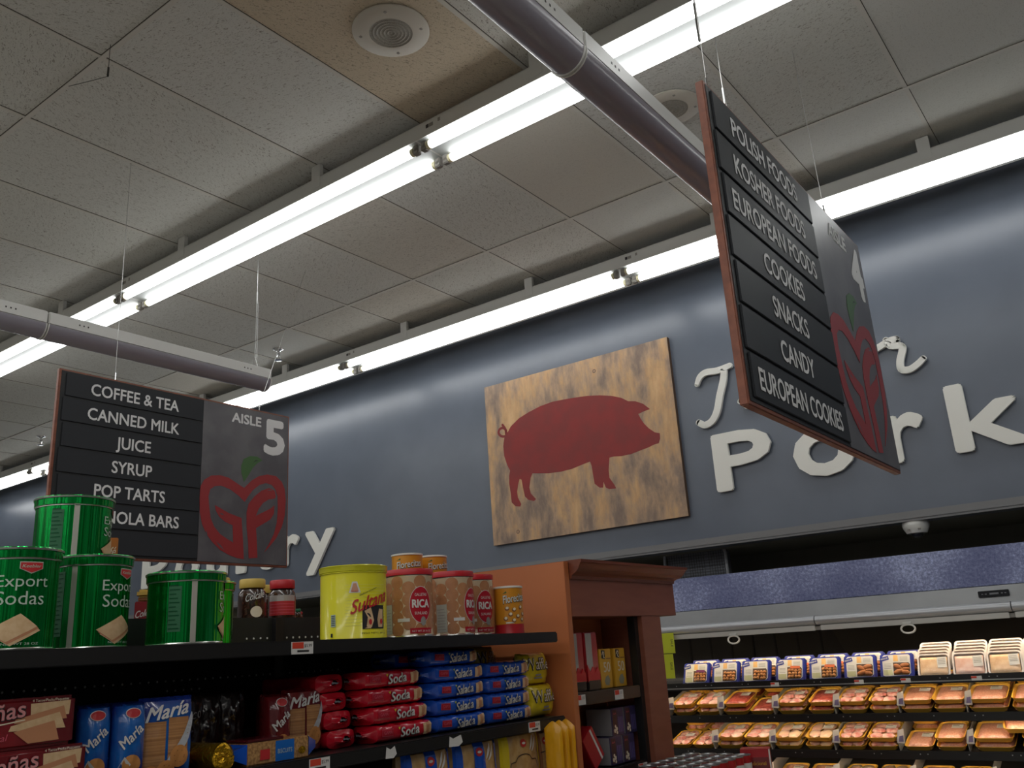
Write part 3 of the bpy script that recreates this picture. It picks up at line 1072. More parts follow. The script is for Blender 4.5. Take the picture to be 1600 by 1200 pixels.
def rrect(w, h, r, n=6):
    o = []
    for cx, cy, a0 in ((w / 2 - r, h / 2 - r, 0), (-w / 2 + r, h / 2 - r, PI / 2), (-w / 2 + r, -h / 2 + r, PI), (w / 2 - r, -h / 2 + r, 1.5 * PI)):
        o += [(cx + r * math.cos(a0 + PI / 2 * i / n), cy + r * math.sin(a0 + PI / 2 * i / n)) for i in range(n + 1)]
    return o


rr_ = rrect(0.42, 0.40, 0.06)
b = MB()
b.tube([(u, -0.10, v - 0.02) for u, v in rr_] + [(rr_[0][0], -0.10, rr_[0][1] - 0.02)], 0.010, M('guard_grey', c(190, 194, 200), 0.4), 8, False)
b.build('frame', fg)
b = MB()
b.box(-0.20, 0.20, -0.085, -0.002, -0.21, 0.17, M('vent_box', c(130, 134, 144), 0.5), 0.01)
b.build('vent_box', fg)
b = MB()
for i in range(24):
    xx = -0.196 + i * 0.017
    if i % 8:
        b.tube([(xx, -0.092, -0.21), (xx, -0.092, 0.17)], 0.0012, m_darkwire, 4)
for i in range(22):
    zz = -0.205 + i * 0.0175
    b.tube([(-0.2, -0.094, zz), (0.2, -0.094, zz)], 0.0012, m_darkwire, 4)
b.build('wire_mesh', fg)
b = MB()
b.lathe([(0.0, 0.0), (0.05, 0.0), (0.05, 0.02), (0.0, 0.025)], M('hub_grey', c(150, 152, 156), 0.5), 20)
o = b.build('hub', fg, (0.01, -0.098, -0.06))
o.rotation_euler = (PI / 2, 0, 0)

# ------------------------------------------------------------------ meat case along the rear wall
CX0, CX1 = -7.6, 1.2
mc = thing('meat_case', 'long open refrigerated meat case under the grey-blue wall', 'refrigerated case', ((CX0 + CX1) / 2, 5.3, 0))
mo = Vector((-(CX0 + CX1) / 2, -5.3, 0))


def cpart(mb, name, parent=None, lbl=None):
    mb.v = [tuple(Vector(p) + mo) for p in mb.v]
    o = mb.build(name, parent or mc)
    if lbl:
        o['label'] = lbl
    return o


cpart(MB().box(CX0, CX1, 4.90, 4.925, 1.772, 1.962, m_frost), 'valance', lbl='blue frost-patterned valance')
cb = MB()
cb.add([(CX0, 4.895, 1.772), (CX1, 4.895, 1.772), (CX1, 4.882, 1.695), (CX0, 4.882, 1.695)], [[3, 2, 1, 0]], m_steel)
cb.box(CX0, CX1, 4.90, 5.72, 1.70, 1.775, m_steel)
cpart(cb, 'canopy')
lp = MB()
for a, b_ in ((CX0, -4.11), (-4.105, -1.635), (-1.63, -0.695), (-0.69, CX1)):
    n = 12
    V = []
    for xx in (a, b_):
        V += [(xx, 4.895 - 0.036 * math.sin(PI * i / n), 1.671 + 0.026 * math.cos(PI * i / n)) for i in range(n + 1)]
    lp.add(V, [[i, n + 1 + i, n + 2 + i, i + 1][::-1] for i in range(n)], m_lipsteel, smooth=True)
    lp.add(V, [list(range(n + 1)), [n + 1 + i for i in range(n + 1)][::-1]], m_lipsteel)
lp.box(CX0, CX1, 4.892, 4.90, 1.645, 1.70, m_lipsteel)
cpart(lp, 'canopy_lip')
for a, b_ in ((CX0, -4.11), (-4.10, -1.64), (-1.61, -0.71), (-0.685, CX1)):
    r = MB().box(a, b_, 4.878, 4.890, 1.618, 1.645, m_rail, 0.002)
    r.box(a, b_ + (0.03 if b_ < CX1 else 0), 4.891, 4.925, 1.640, 1.646, m_rail)
    r.box(a, b_ + (0.03 if b_ < CX1 else 0), 4.891, 4.894, 1.620, 1.646, m_grey_socket)
    ro = cpart(r, 'canopy_rail')
    hx = {-4.10: -2.105, -1.61: -1.172}.get(a)
    if hx:
        h = MB()
        h.box(hx - 0.022, hx + 0.022, 4.868, 4.88, 1.622, 1.632, m_white_plastic, 0.002)
        el = [(hx + 0.035 * math.cos(2 * PI * k / 24) * (1 if abs(math.cos(2 * PI * k / 24)) < 0.8 else 0.95), 4.874, 1.598 + 0.021 * math.sin(2 * PI * k / 24)) for k in range(25)]
        h.tube(el, 0.0048, m_white_plastic, 8, False)
        cpart(h, 'pull_handle', ro)
th = MB().box(-0.825, -0.690, 4.8765, 4.886, 1.720, 1.750, M('display_black', c(24, 25, 30), 0.2), 0.002)
th.box(-0.775, -0.735, 4.8758, 4.8768, 1.731, 1.739, M('display_segments', c(120, 122, 128), 0.4))
for xx in (-0.81, -0.795, -0.725, -0.71):
    th.box(xx, xx + 0.008, 4.8758, 4.8768, 1.733, 1.737, M('display_segments', c(120, 122, 128), 0.4))
cpart(th, 'temperature_display')
m_caseback = M('case_back', c(42, 40, 38), 0.5)
bk = MB().box(CX0, CX1, 5.70, 5.75, 0.25, 1.70, m_caseback)
for i in range(60):
    xx = CX0 + 0.1 + i * 0.1475
    bk.box(xx, xx + 0.012, 5.695, 5.70, 1.45, 1.66, m_blackmatte)
cpart(bk, 'back_panel')
mp_ = MB()
mp_.add([(-1.72, 5.66, 1.44), (CX1, 5.66, 1.44), (CX1, 5.30, 1.695), (-1.72, 5.30, 1.695)], [[0, 1, 2, 3]], m_mirror)
mp_.add([(-1.72, 5.664, 1.444), (CX1, 5.664, 1.444), (CX1, 5.304, 1.699), (-1.72, 5.304, 1.699)], [[3, 2, 1, 0]], m_black)
cpart(mp_, 'mirror_panel')
tl = MB()
tl.tube([(-4.0, 4.968, 1.672), (-0.05, 4.968, 1.672)], 0.012, m_case_tube, 10)
cpart(tl, 'lamp_tube')
rf = MB()  # unseen plate added to keep the lamp's light off the case back
for (ya, za), (yb, zb) in (((4.95, 1.698), (5.00, 1.692)), ((5.00, 1.692), (5.028, 1.645))):
    rf.add([(-4.05, ya, za), (0.0, ya, za), (0.0, yb, zb), (-4.05, yb, zb)], [[0, 1, 2, 3]], m_white_metal)
    rf.add([(-4.05, ya, za + .003), (0.0, ya, za + .003), (0.0, yb + .003, zb + .002), (-4.05, yb + .003, zb + .002)], [[3, 2, 1, 0]], m_white_metal)
cpart(rf, 'added_lamp_shield')
cpart(MB().box(CX0, CX1, 4.78, 5.75, 0.0, 0.55, M('case_base', c(96, 98, 104), 0.5), 0.02), 'base')
cpart(MB().box(CX0, CX0 + 0.04, 4.90, 5.75, 0.5, 1.77, m_steel), 'end_panel')
cpart(MB().box(CX1 - 0.04, CX1, 4.90, 5.75, 0.5, 1.77, m_steel), 'end_panel')
TILT = math.radians(16)
SHELVES = [1.372, 1.198, 1.022, 0.855]


def shz(k, y):
    """height of the sloped deck of case shelf k at depth y"""
    if k == 0:
        return SHELVES[k] - 0.022 + (y - 4.935) * 0.03
    return SHELVES[k] - 0.012 + (y - 4.935) * math.tan(TILT)


m_silverline = M('silver_line', c(168, 168, 166), 0.35, 0.4)
for k, z in enumerate(SHELVES):
    s = MB()
    V = []
    for xx in (CX0 + 0.04, CX1 - 0.04):
        th_ = 0.006 if k == 0 else 0.012
        V += [(xx, 4.93, shz(k, 4.93)), (xx, 5.44, shz(k, 5.44)), (xx, 5.44, shz(k, 5.44) - th_), (xx, 4.93, shz(k, 4.93) - th_)]
    s.add(V, [[0, 4, 5, 1], [1, 5, 6, 2], [2, 6, 7, 3], [3, 7, 4, 0], [0, 1, 2, 3], [7, 6, 5, 4]], m_black)
    s.box(CX0 + 0.04, CX1 - 0.04, 4.918, 4.930, z - 0.040, z, m_black, 0.002)
    for i in range(18):
        xx = -2.7 + i * 0.125 + 0.03 * ((i * 7 + k * 3) % 5)
        s.box(xx, xx + 0.005, 4.9170, 4.919, z - 0.017, z - 0.012, m_silverline)
    if k == 0:
        s.box(CX0 + 0.04, -0.70, 4.912, 4.919, z - 0.031, z - 0.026, m_silverline)
    so = cpart(s, 'shelf')
    lt = MB()
    lt.tube([(-3.4, 4.938, z - 0.033), (0.4, 4.938, z - 0.033)], 0.004, m_shelf_tube, 8)
    cpart(lt, 'shelf_lamp', so)
    if k == 0:
        for xx in (-1.94, -1.49, -1.26, -0.935):
            tg = MB().box(xx, xx + 0.046, 4.909, 4.912, z - 0.031, z - 0.010, m_tagwhite)
            tg.box(xx, xx + 0.024, 4.9082, 4.909, z - 0.020, z - 0.011, m_tagred)
            cpart(tg, 'price_tag', so)
        pl = MB()
        pl.add([(-2.62, 4.932, z - 0.004), (-1.32, 4.932, z - 0.004), (-1.32, 4.929, z + 0.032), (-2.62, 4.929, z + 0.032)], [[0, 1, 2, 3]], m_clear)
        cpart(pl, 'clear_guard', so)

lime = thing('lime_label_strip', 'lime green cards hanging from the meat case behind the wooden post', 'hanging card', (-2.495, 4.852, 1.63))
for z1, z0, dx in ((0.028, -0.086, 0.0), (-0.090, -0.225, -0.018)):
    cd = MB()
    cd.box(-0.045 + dx, 0.032 + dx, -0.001, 0.001, z0, z1, m_lime)
    FL = frame((dx, -0.0014, 0), (0, 0, -1), (1, 0, 0))
    cd.text('SALE', FL, m_ink, -(z0 + z1) / 2, 0.010, h=0.014)
    cd.build('card', lime)


# --- meat trays
m_trayyellow = M('yellow_foam', c(236, 186, 72), 0.55)
MEATS = {
    'pork chops': M('meat_chops', c(206, 124, 116), 0.3, var=c(232, 190, 176), vscale=38, bump=0.5, bscale=45, coat=0.7, bdist=0.006),
    'beef strips': M('meat_beef', c(150, 58, 52), 0.3, var=c(188, 96, 82), vscale=60, bump=0.6, bscale=70, coat=0.7, bdist=0.006),
    'pink cutlets': M('meat_cutlets', c(216, 142, 134), 0.3, var=c(236, 200, 186), vscale=26, bump=0.5, bscale=30, coat=0.7, bdist=0.007),
    'chicken pieces': M('meat_chicken', c(228, 176, 156), 0.3, var=c(240, 208, 170), vscale=24, bump=0.5, bscale=26, coat=0.7, bdist=0.008),
    'ground meat': M('meat_ground', c(206, 136, 110), 0.35, var=c(222, 166, 138), vscale=130, bump=0.7, bscale=150, coat=0.6, bdist=0.004),
}
PROTO = {}


def rring(w, d, r, z, n=4):
    return [(a, b, z) for a, b in rrect(w, d, r, n)]


def loft(mb, rings, m, caps=(False, False)):
    n = len(rings[0])
    V = [p for g in rings for p in g]
    Fc = [[i * n + k, i * n + (k + 1) % n, (i + 1) * n + (k + 1) % n, (i + 1) * n + k] for i in range(len(rings) - 1) for k in range(n)]
    if caps[0]:
        Fc.append(list(range(n))[::-1])
    if caps[1]:
        Fc.append([(len(rings) - 1) * n + k for k in range(n)])
    mb.add(V, Fc, m, smooth=True)


def meat_tray(kind, wide=0.148, deep=0.205, seed=0):
    t = thing('meat_tray', 'tray', 'meat tray')
    W, D, H = wide, deep, 0.025
    tr = MB()
    loft(tr, [rring(W - .026, D - .026, .018, 0), rring(W - .004, D - .004, .024, H - .004), rring(W, D, .026, H - .002), rring(W, D, .026, H), rring(W - .008, D - .008, .022, H - .001),
              rring(W - .030, D - .030, .018, .004)], m_trayyellow, (True, True))
    tr.build('foam_tray', t)
    ml = MB()
    rnd = random.Random(seed)
    mm = MEATS[kind]
    if kind in ('ground meat', 'beef strips'):
        def g(u, v):
            a, b_ = (u - .5) * 2, (v - .5) * 2
            e = max(0.0, (1 - a ** 6) * (1 - b_ ** 6))
            return (a * (W - .020) / 2, b_ * (D - .020) / 2, .010 + .021 * e ** .5 + .003 * noise.noise(Vector((u * 9, v * 9, seed))) * e)
        ml.grid(g, 14, 14, mm)
    else:
        nx, ny = (2, 2) if kind == 'chicken pieces' else (2, 3)
        for i in range(nx):
            for j in range(ny):
                cx = (i - (nx - 1) / 2) * (W - .03) / nx + rnd.uniform(-.004, .004)
                cy = (j - (ny - 1) / 2) * (D - .03) / ny + rnd.uniform(-.006, .006)
                rx_, ry_ = (W - .03) / nx * .60, (D - .03) / ny * .62
                zc = .020 + rnd.uniform(-.001, .003)
                bm = bmesh.new()
                bmesh.ops.create_icosphere(bm, subdivisions=2, radius=1)
                ro = rnd.uniform(-.5, .5)
                for q in bm.verts:
                    k = 1 + .18 * noise.noise(q.co * 1.7 + Vector((seed, i, j)))
                    xx, yy = q.co.x * rx_ * k, q.co.y * ry_ * k
                    px = cx + xx * math.cos(ro) - yy * math.sin(ro) * .6
                    py = cy + xx * math.sin(ro) * .6 + yy * math.cos(ro)
                    q.co = Vector((max(-W / 2 + .009, min(W / 2 - .009, px)), max(-D / 2 + .009, min(D / 2 - .009, py)), zc + q.co.z * .0115 * k))
                bm.verts.index_update()
                ml.add([q.co[:] for q in bm.verts], [[q.index for q in f.verts] for f in bm.faces], mm, smooth=True)
                bm.free()
    ml.build('meat', t)
    lb = MB()
    fl = frame((W * .20, D * .06, .0368), (1, 0, 0), (0, 1, 0))
    lb.rect(fl, -.026, .026, -.022, .022, m_tagwhite)
    lb.rect(fl, -.022, .008, .006, .016, m_grey_socket, w=.0004)
    lb.rect(fl, -.022, .020, -.012, -.008, m_grey_socket, w=.0004)
    lb.build('price_label', t)
    return t


def place_tray(kind, x, y, k, lift, label, group, wide=0.148, deep=0.205, turn=0.0):
    key = (kind, wide, deep)
    z = shz(k, y) + lift / math.cos(TILT) + 0.001
    if key not in PROTO:
        o = meat_tray(kind, wide, deep, len(PROTO))
        PROTO[key] = o
        o.location, o.rotation_euler = (x, y, z), (TILT, 0, turn)
        o['label'], o['group'] = label, group
    else:
        dup(PROTO[key], (x, y, z), turn, label, group, rx=TILT)


ROW2 = [(-2.577, -2.431, 'pork chops'), (-2.42, -2.279, 'pink cutlets'), (-2.264, -2.105, 'beef strips'), (-2.10, -1.957, 'beef strips'), (-1.947, -1.785, 'pork chops'), (-1.773, -1.629, 'beef strips'),
        (-1.613, -1.46, 'pork chops'), (-1.454, -1.30, 'pork chops'), (-1.297, -1.144, 'ground meat'), (-1.14, -.991, 'ground meat'), (-.980, -.808, 'ground meat'), (-.79, -.62, 'ground meat')]
ROW3 = [(-2.62, -2.478, 'pork chops'), (-2.472, -2.335, 'pork chops'), (-2.321, -2.165, 'pink cutlets'), (-2.155, -2.0, 'pink cutlets'), (-1.985, -1.83, 'chicken pieces'), (-1.82, -1.66, 'chicken pieces'),
        (-1.642, -1.494, 'pork chops'), (-1.488, -1.339, 'pork chops'), (-1.320, -1.172, 'ground meat'), (-1.165, -1.02, 'ground meat'), (-1.00, -.80, 'ground meat'), (-.79, -.60, 'ground meat')]
ROW4 = [(-2.0, -1.86, 'ground meat'), (-1.84, -1.69, 'ground meat'), (-1.66, -1.50, 'chicken pieces'), (-1.48, -1.33, 'chicken pieces'), (-1.28, -1.13, 'ground meat'), (-1.11, -.96, 'ground meat')]
FLAT = {(1, 3), (2, 0), (2, 1), (2, 8)}       # spots with one tray less in front
for k, row, nm in ((1, ROW2, 'upper tray shelf'), (2, ROW3, 'lower tray shelf'), (3, ROW4, 'bottom tray shelf')):
    for i, (a, b_, kind) in enumerate(row):
        w = 0.175 if b_ - a > 0.168 else (0.148 if b_ - a > 0.1485 else 0.138)
        xm = (a + b_) / 2
        pos = ORD[i] + ' from the wooden post'
        grp = 'meat trays on the ' + nm
        front = 4.945 + 0.105
        lo = 0 if (k, i) in FLAT else 1
        if k == 3:
            lo = 0
        if lo:
            place_tray(kind, xm, front, k, 0.0, 'yellow tray of %s, %s, %s, lower front' % (kind, pos, nm), grp, w)
        place_tray(kind, xm + 0.003 * ((i % 3) - 1), front, k, 0.038 * lo, 'yellow tray of %s, %s, %s, upper front' % (kind, pos, nm), grp, w)
        if k < 3:
            place_tray(kind, xm + 0.004 * ((i % 2) - .5), front + 0.222, k, 0.0 if (i + k) % 3 == 0 and (k, i) in FLAT else 0.038, 'yellow tray of %s, %s, %s, upper back' % (kind, pos, nm), grp, w)
            if not ((i + k) % 3 == 0 and (k, i) in FLAT):
                place_tray(kind, xm, front + 0.222, k, 0.0, 'yellow tray of %s, %s, %s, lower back' % (kind, pos, nm), grp, w)
place_tray('ground meat', -0.775, 5.05, 2, 0.078, 'yellow tray of ground meat lying crooked on top of the lower tray shelf', 'meat trays on the lower tray shelf', 0.175, 0.205, 0.16)


def divider(x, k, label):
    t = thing('shelf_divider', label, 'shelf divider', (x, 4.94, shz(k, 4.94)), rx=TILT, group='dividers between the meat trays')
    MB().box(-0.0015, 0.0015, 0.0, 0.42, 0.001, 0.075, M('divider_plastic', c(168, 164, 158), 0.35), 0.0008).build('panel', t)
    cd = MB()
    cd.add([(-0.004, -0.008, 0.050), (0.024, 0.024, 0.035), (0.030, 0.034, 0.105), (0.008, 0.004, 0.108)], [[0, 1, 2, 3]], m_tagwhite)
    cd.add([(-0.004, -0.005, 0.050), (0.024, 0.027, 0.035), (0.030, 0.037, 0.105), (0.008, 0.007, 0.108)], [[3, 2, 1, 0]], m_tagwhite)
    cd.add([(0.004, 0.0000, 0.054), (0.021, 0.0195, 0.046), (0.025, 0.0255, 0.075), (0.010, 0.008, 0.078)], [[0, 1, 2, 3]], M('divider_print', c(128, 118, 160), 0.5))
    cd.build('end_card', t)
    return t


for k, xs, nm in ((1, (-2.585, -2.271, -1.952, -1.621, -1.299, -.986), 'upper tray shelf'), (2, (-2.328, -1.993, -1.651, -1.329, -1.010), 'lower tray shelf'), (3, (-2.03, -1.675, -1.30, -.94), 'bottom tray shelf')):
    d0 = None
    for i, xx in enumerate(xs):
        lb = 'pale divider with an end card, %s from the wooden post, %s' % (ORD[i], nm)
        if not PROTO.get('div'):
            PROTO['div'] = divider(xx, k, lb)
        else:
            dup(PROTO['div'], (xx, 4.94, shz(k, 4.94)), label=lb)

# --- blue-sleeved chicken packs on the top shelf
m_packblue = M('pack_blue', c(40, 52, 148), 0.3)
m_packlabel = M('pack_label', c(226, 222, 214), 0.35)
m_packpeach = M('pack_peach', c(238, 190, 120), 0.35)
m_packgreen = M('pack_greenish', c(206, 206, 160), 0.35)
NUG = {'breaded nuggets': M('nuggets', c(206, 142, 78), 0.55, var=c(176, 108, 54), vscale=60, bump=0.5, bscale=120),
       'breaded cutlets': M('cutlets_crumb', c(190, 116, 56), 0.55, var=c(160, 90, 42), vscale=40, bump=0.5, bscale=90)}
m_windowdark = M('pack_inner', c(92, 66, 46), 0.5)


def chicken_pack(kind, seed, extra):
    t = thing('chicken_pack', 'pack', 'chicken pack')
    W, Hh, D = 0.166, 0.128, 0.03
    tr = MB().box(-W / 2, W / 2, 0, D, 0, Hh, m_packblue, 0.006)
    tr.build('blue_sleeve', t)
    F_ = frame((0, -0.0006, 0), (1, 0, 0), (0, 0, 1))
    lb = MB()
    lb.poly([(-.066, .012), (-.070, .108), (-.060, .119), (.060, .119), (.068, .112), (.070, .022), (.060, .011), (-.055, .008)], F_, 0.0004, m_packlabel)
    F2 = frame((0, -0.0014, 0), (1, 0, 0), (0, 0, 1))
    lb.poly([(-.014, .084), (-.014, .117), (.008, .117), (.010, .084)], F2, 0.0003, m_packpeach)
    lb.poly([(-.063, .014), (-.064, .040), (-.022, .040), (-.018, .012)], F2, 0.0003, m_packgreen)
    for z in (.104, .098, .092, .086):
        lb.rect(F2, .018, .056, z, z + .002, m_grey_socket)
    for z in (.070, .063, .056, .048):
        lb.rect(F2, -.060, -.026, z, z + .002, m_grey_socket)
    if extra:
        lb.poly([(.004, .066), (.006, .080), (.060, .078), (.058, .064)], frame((0, -0.0105, 0), (1, 0, 0), (0, 0, 1)), 0.0003, M('pack_sticker_' + extra, {'purple': c(126, 44, 100), 'orange': c(226, 112, 58)}[extra], 0.4))
    lb.build('label', t)
    lg = MB()
    FLg = frame((-.058, -0.0022, .098), (math.cos(.25), 0, math.sin(.25)), (-math.sin(.25), 0, math.cos(.25)))
    lg.rect(FLg, -.022, .022, -.009, .012, m_packblue)
    lg.text('PERDUE', frame((-.058, -0.0028, .098), (math.cos(.25), 0, math.sin(.25)), (-math.sin(.25), 0, math.cos(.25))), m_packlabel, 0, -.003, h=.008, wid=.034, bold=.02)
    lg.build('brand_panel', t)
    wn = MB()
    wn.poly([(-.014, .012), (-.016, .078), (.060, .076), (.067, .066), (.066, .022), (.058, .012)], F2, 0.0003, m_windowdark)
    wn.build('window', t)
    ng = MB()
    rnd = random.Random(seed)
    if kind == 'breaded nuggets':
        spots = [(.000 + .018 * i + rnd.uniform(-.003, .003), .022 + .017 * j + rnd.uniform(-.002, .002), .010, .009, rnd.uniform(0, 3)) for i in range(4) for j in range(3)]
    else:
        spots = [(.012, .030, .027, .012, .3), (.044, .026, .022, .012, -.2), (.008, .054, .024, .012, -.5), (.040, .060, .026, .013, .2), (.046, .042, .020, .009, .1)]
    for (u, v, ru, rv, a0) in spots:
        bm = bmesh.new()
        bmesh.ops.create_icosphere(bm, subdivisions=2, radius=1)
        for q in bm.verts:
            k = 1 + .15 * noise.noise(q.co * 2 + Vector((u * 90, v * 90, seed)))
            xx, zz = q.co.x * ru * k, q.co.z * rv * k
            q.co = Vector((u + xx * math.cos(a0) - zz * math.sin(a0), -0.003 - max(q.co.y * .006, -.002) - .002, v + xx * math.sin(a0) + zz * math.cos(a0)))
            q.co.x = max(-.013, min(.066, q.co.x))
            q.co.z = max(.013, min(.077, q.co.z))
        bm.verts.index_update()
        ng.add([q.co[:] for q in bm.verts], [[q.index for q in f.verts] for f in bm.faces], NUG[kind], smooth=True)
        bm.free()
    ng.build('chicken', t)
    return t


PX = [(-2.405, 'breaded nuggets', 'purple', 'with a purple sticker, first from the wooden post'), (-2.222, 'breaded nuggets', '', 'of round nuggets, second from the wooden post'),
      (-2.040, 'breaded nuggets', '', 'of round nuggets, third from the wooden post'), (-1.843, 'breaded nuggets', 'orange', 'with an orange patch, fourth from the wooden post'),
      (-1.655, 'breaded nuggets', 'orange', 'with an orange patch, fifth from the wooden post'), (-1.468, 'breaded cutlets', '', 'of cutlets, second from the clear packs'),
      (-1.285, 'breaded cutlets', '', 'of cutlets, right beside the clear packs')]
LEAN = math.radians(-24)
for i, (xx, kind, ex, words_) in enumerate(PX):
    y = 4.945
    z = shz(0, y) + 0.0145
    key = ('pack', kind, ex)
    lb = 'blue-sleeved chicken pack %s' % words_
    if key not in PROTO:
        o = PROTO[key] = chicken_pack(kind, i, ex)
        o.location, o.rotation_euler = (xx, y, z), (LEAN, 0, 0.02 * ((i % 3) - 1))
        o['label'], o['group'] = lb, 'chicken packs on the top case shelf'
    else:
        dup(PROTO[key], (xx, y, z), 0.02 * ((i % 3) - 1), lb, 'chicken packs on the top case shelf')
    dup(PROTO[key], (xx + 0.022, y + 0.085, shz(0, y + 0.085) + 0.0245), 0.03, 'blue-sleeved chicken pack in the back row, %s from the wooden post' % ORD[i], 'chicken packs in the back row', rx=LEAN)

# --- clear clamshell packs
m_pinkmeat = M('pale_pink_meat', c(242, 206, 190), 0.35, var=c(232, 180, 158), vscale=26, bump=0.3, bscale=40, coat=0.6)
m_tanmeat = M('tan_meat', c(240, 204, 160), 0.4, var=c(226, 180, 134), vscale=24, bump=0.3, bscale=40, coat=0.6)
m_packedge = M('clear_pack_edge', c(232, 222, 216), 0.2, coat=0.5)


def clear_pack(kind):
    t = thing('clear_meat_pack', 'pack', 'clear meat pack')
    W, Hh, D = 0.152, 0.118, 0.026
    rim = MB()
    ring_o = rrect(W, Hh, .018)
    ring_i = rrect(W - .014, Hh - .014, .013)
    n = len(ring_o)
    for w in (0.0, 0.006):
        V = [(a, w, b_ + Hh / 2) for a, b_ in ring_o] + [(a, w, b_ + Hh / 2) for a, b_ in ring_i]
        rim.add(V, [[k, (k + 1) % n, n + (k + 1) % n, n + k] for k in range(n)], m_packedge)
    V = [(a, 0, b_ + Hh / 2) for a, b_ in ring_o] + [(a, .006, b_ + Hh / 2) for a, b_ in ring_o]
    rim.add(V, [[k, (k + 1) % n, n + (k + 1) % n, n + k] for k in range(n)], m_packedge, smooth=True)
    rim.build('rim', t)
    tub = MB()
    loft(tub, [[(a, .006, b_ + Hh / 2) for a, b_ in ring_i], [(a * .9, D, b_ * .9 + Hh / 2) for a, b_ in ring_i]], M('pack_tub', c(226, 212, 204), 0.3), (False, True))
    tub.build('tub', t)

    def g(u, v):
        a, b_ = (u - .5) * 2, (v - .5) * 2
        e = max(0.0, (1 - a ** 8) * (1 - b_ ** 8))
        return (a * (W - .022) / 2, .006 - .007 * e ** .5, Hh / 2 + b_ * (Hh - .024) / 2 - .004)
    MB().grid(g, 10, 10, m_tanmeat if kind else m_pinkmeat).build('meat', t)
    fm = MB()
    fm.add([(a, -.0028, b_ + Hh / 2) for a, b_ in ring_i], [list(range(n))], m_film)
    fm.build('film', t)
    lb = MB()
    fl = frame((.040, -.0034, .072), (1, 0, .05), (-.05, 0, 1))
    lb.rect(fl, -.022, .022, -.028, .026, m_tagwhite)
    for z in (.014, .006, -.002, -.010):
        lb.rect(fl, -.018, .016, z, z + .003, m_grey_socket, w=.0005)
    lb.build('price_label', t)
    return t


for s, (xx, kind) in enumerate(((-1.108, 1), (-0.944, 0), (-0.790, 1), (-0.630, 0))):
    nm = ['first', 'second', 'third', 'fourth'][s]
    for j in range(5):
        y = 4.950 + 0.030 * j
        z = shz(0, y) + 0.0125 + 0.0125 * j
        lb = 'clear pack of pale meat, %s in the %s pile beyond the blue packs' % (['frontmost', 'second', 'third', 'fourth', 'rearmost'][j], nm)
        key = ('clear', kind)
        if key not in PROTO:
            o = PROTO[key] = clear_pack(kind)
            o.location, o.rotation_euler = (xx, y, z), (math.radians(-25), 0, 0)
            o['label'], o['group'] = lb, 'clear meat packs on the top case shelf'
        else:
            dup(PROTO[key], (xx + 0.004 * ((j * 3 + s) % 3 - 1), y, z), 0.03 * ((j + s) % 3 - 1), lb, 'clear meat packs on the top case shelf')

# ------------------------------------------------------------------ store shelving (gondola) between aisles four and five
GX = -1.90            # front edge of its shelves
GY0, GY1 = -0.60, 2.885
BACKX = -2.33
go = thing('store_shelving', 'black double-sided store shelving holding tins above and crackers below', 'store shelves', (-2.3, 1.1, 0))
g_off = Vector((2.3, -1.1, 0))


def gpart(mb, name, parent=None, lbl=None):
    mb.v = [tuple(Vector(p) + g_off) for p in mb.v]
    o = mb.build(name, parent or go)
    if lbl:
        o['label'] = lbl
    return o


bp_ = MB()
bp_.box(BACKX - 0.012, BACKX + 0.012, GY0, GY1, 0.16, 1.752, m_blackmatte)
gpart(bp_, 'back_panel')
rv = MB()  # rows of pale studs painted in for light showing through perforations
for z, a, b_ in ((1.557, 1.49, 1.60), (1.583, 0.95, 2.12), (1.690, 1.75, 2.30)):
    yy = a
    while yy < b_:
        rv.box(BACKX + 0.011, BACKX + 0.0145, yy - 0.0026, yy + 0.0026, z - 0.0030, z + 0.0030, m_lightdot, 0.0010)
        yy += 0.0254
gpart(rv, 'light_dots')
for yy in (-0.58, 0.64, 1.86):
    gpart(MB().box(BACKX - 0.02, BACKX + 0.03, yy - 0.015, yy + 0.015, 0.0, 1.75, m_black), 'upright')


def gshelf(z, x0, x1, y1, face, tags=()):
    s = MB()
    s.box(x0, x1 - 0.012, GY0, y1, z - 0.022, z, m_black, 0.002)
    if face:
        s.box(x1 - 0.014, x1, GY0, y1, z - 0.036, z + 0.001, m_black, 0.004)
        s.box(x1 - 0.001, x1 + 0.0015, GY0, y1 - 0.01, z - 0.034, z - 0.030, m_black, 0.0006)
    else:
        s.box(x0, x0 + 0.014, GY0, y1, z - 0.036, z + 0.001, m_black, 0.004)
    o = gpart(s, 'shelf')
    for ya, yb, kind in tags:
        tg = MB()
        if kind == 'tag':
            tg.box(x1 + 0.001, x1 + 0.003, ya, yb, z - 0.034, z - 0.003, m_tagwhite)
            fr_ = frame((x1 + 0.0034, (ya + yb) / 2, z - 0.018), (0, 1, 0), (0, 0, 1))
            w = (yb - ya) / 2
            tg.rect(fr_, -w * .95, w * .1, -0.002, 0.014, m_tagred)
            tg.text('$5.99', fr_, m_ink, w * .52, 0.001, h=0.008, wid=w * .7)
            tg.rect(fr_, -w * .5, w * .6, -0.011, -0.006, m_ink)
        else:       # torn paper left on the rail
            tg.poly([(ya, z - 0.034), (ya + (yb - ya) * .7, z - 0.036), (yb, z - 0.026), (yb - 0.008, z - 0.004), (ya + 0.02, z - 0.012), (ya + 0.004, z - 0.004)], lambda u, v, w_=0.0: (x1 + 0.002 + w_, u, v), 0.0004, m_tagwhite)
        gpart(tg, 'price_tag' if kind == 'tag' else 'torn_label', o)
    return o


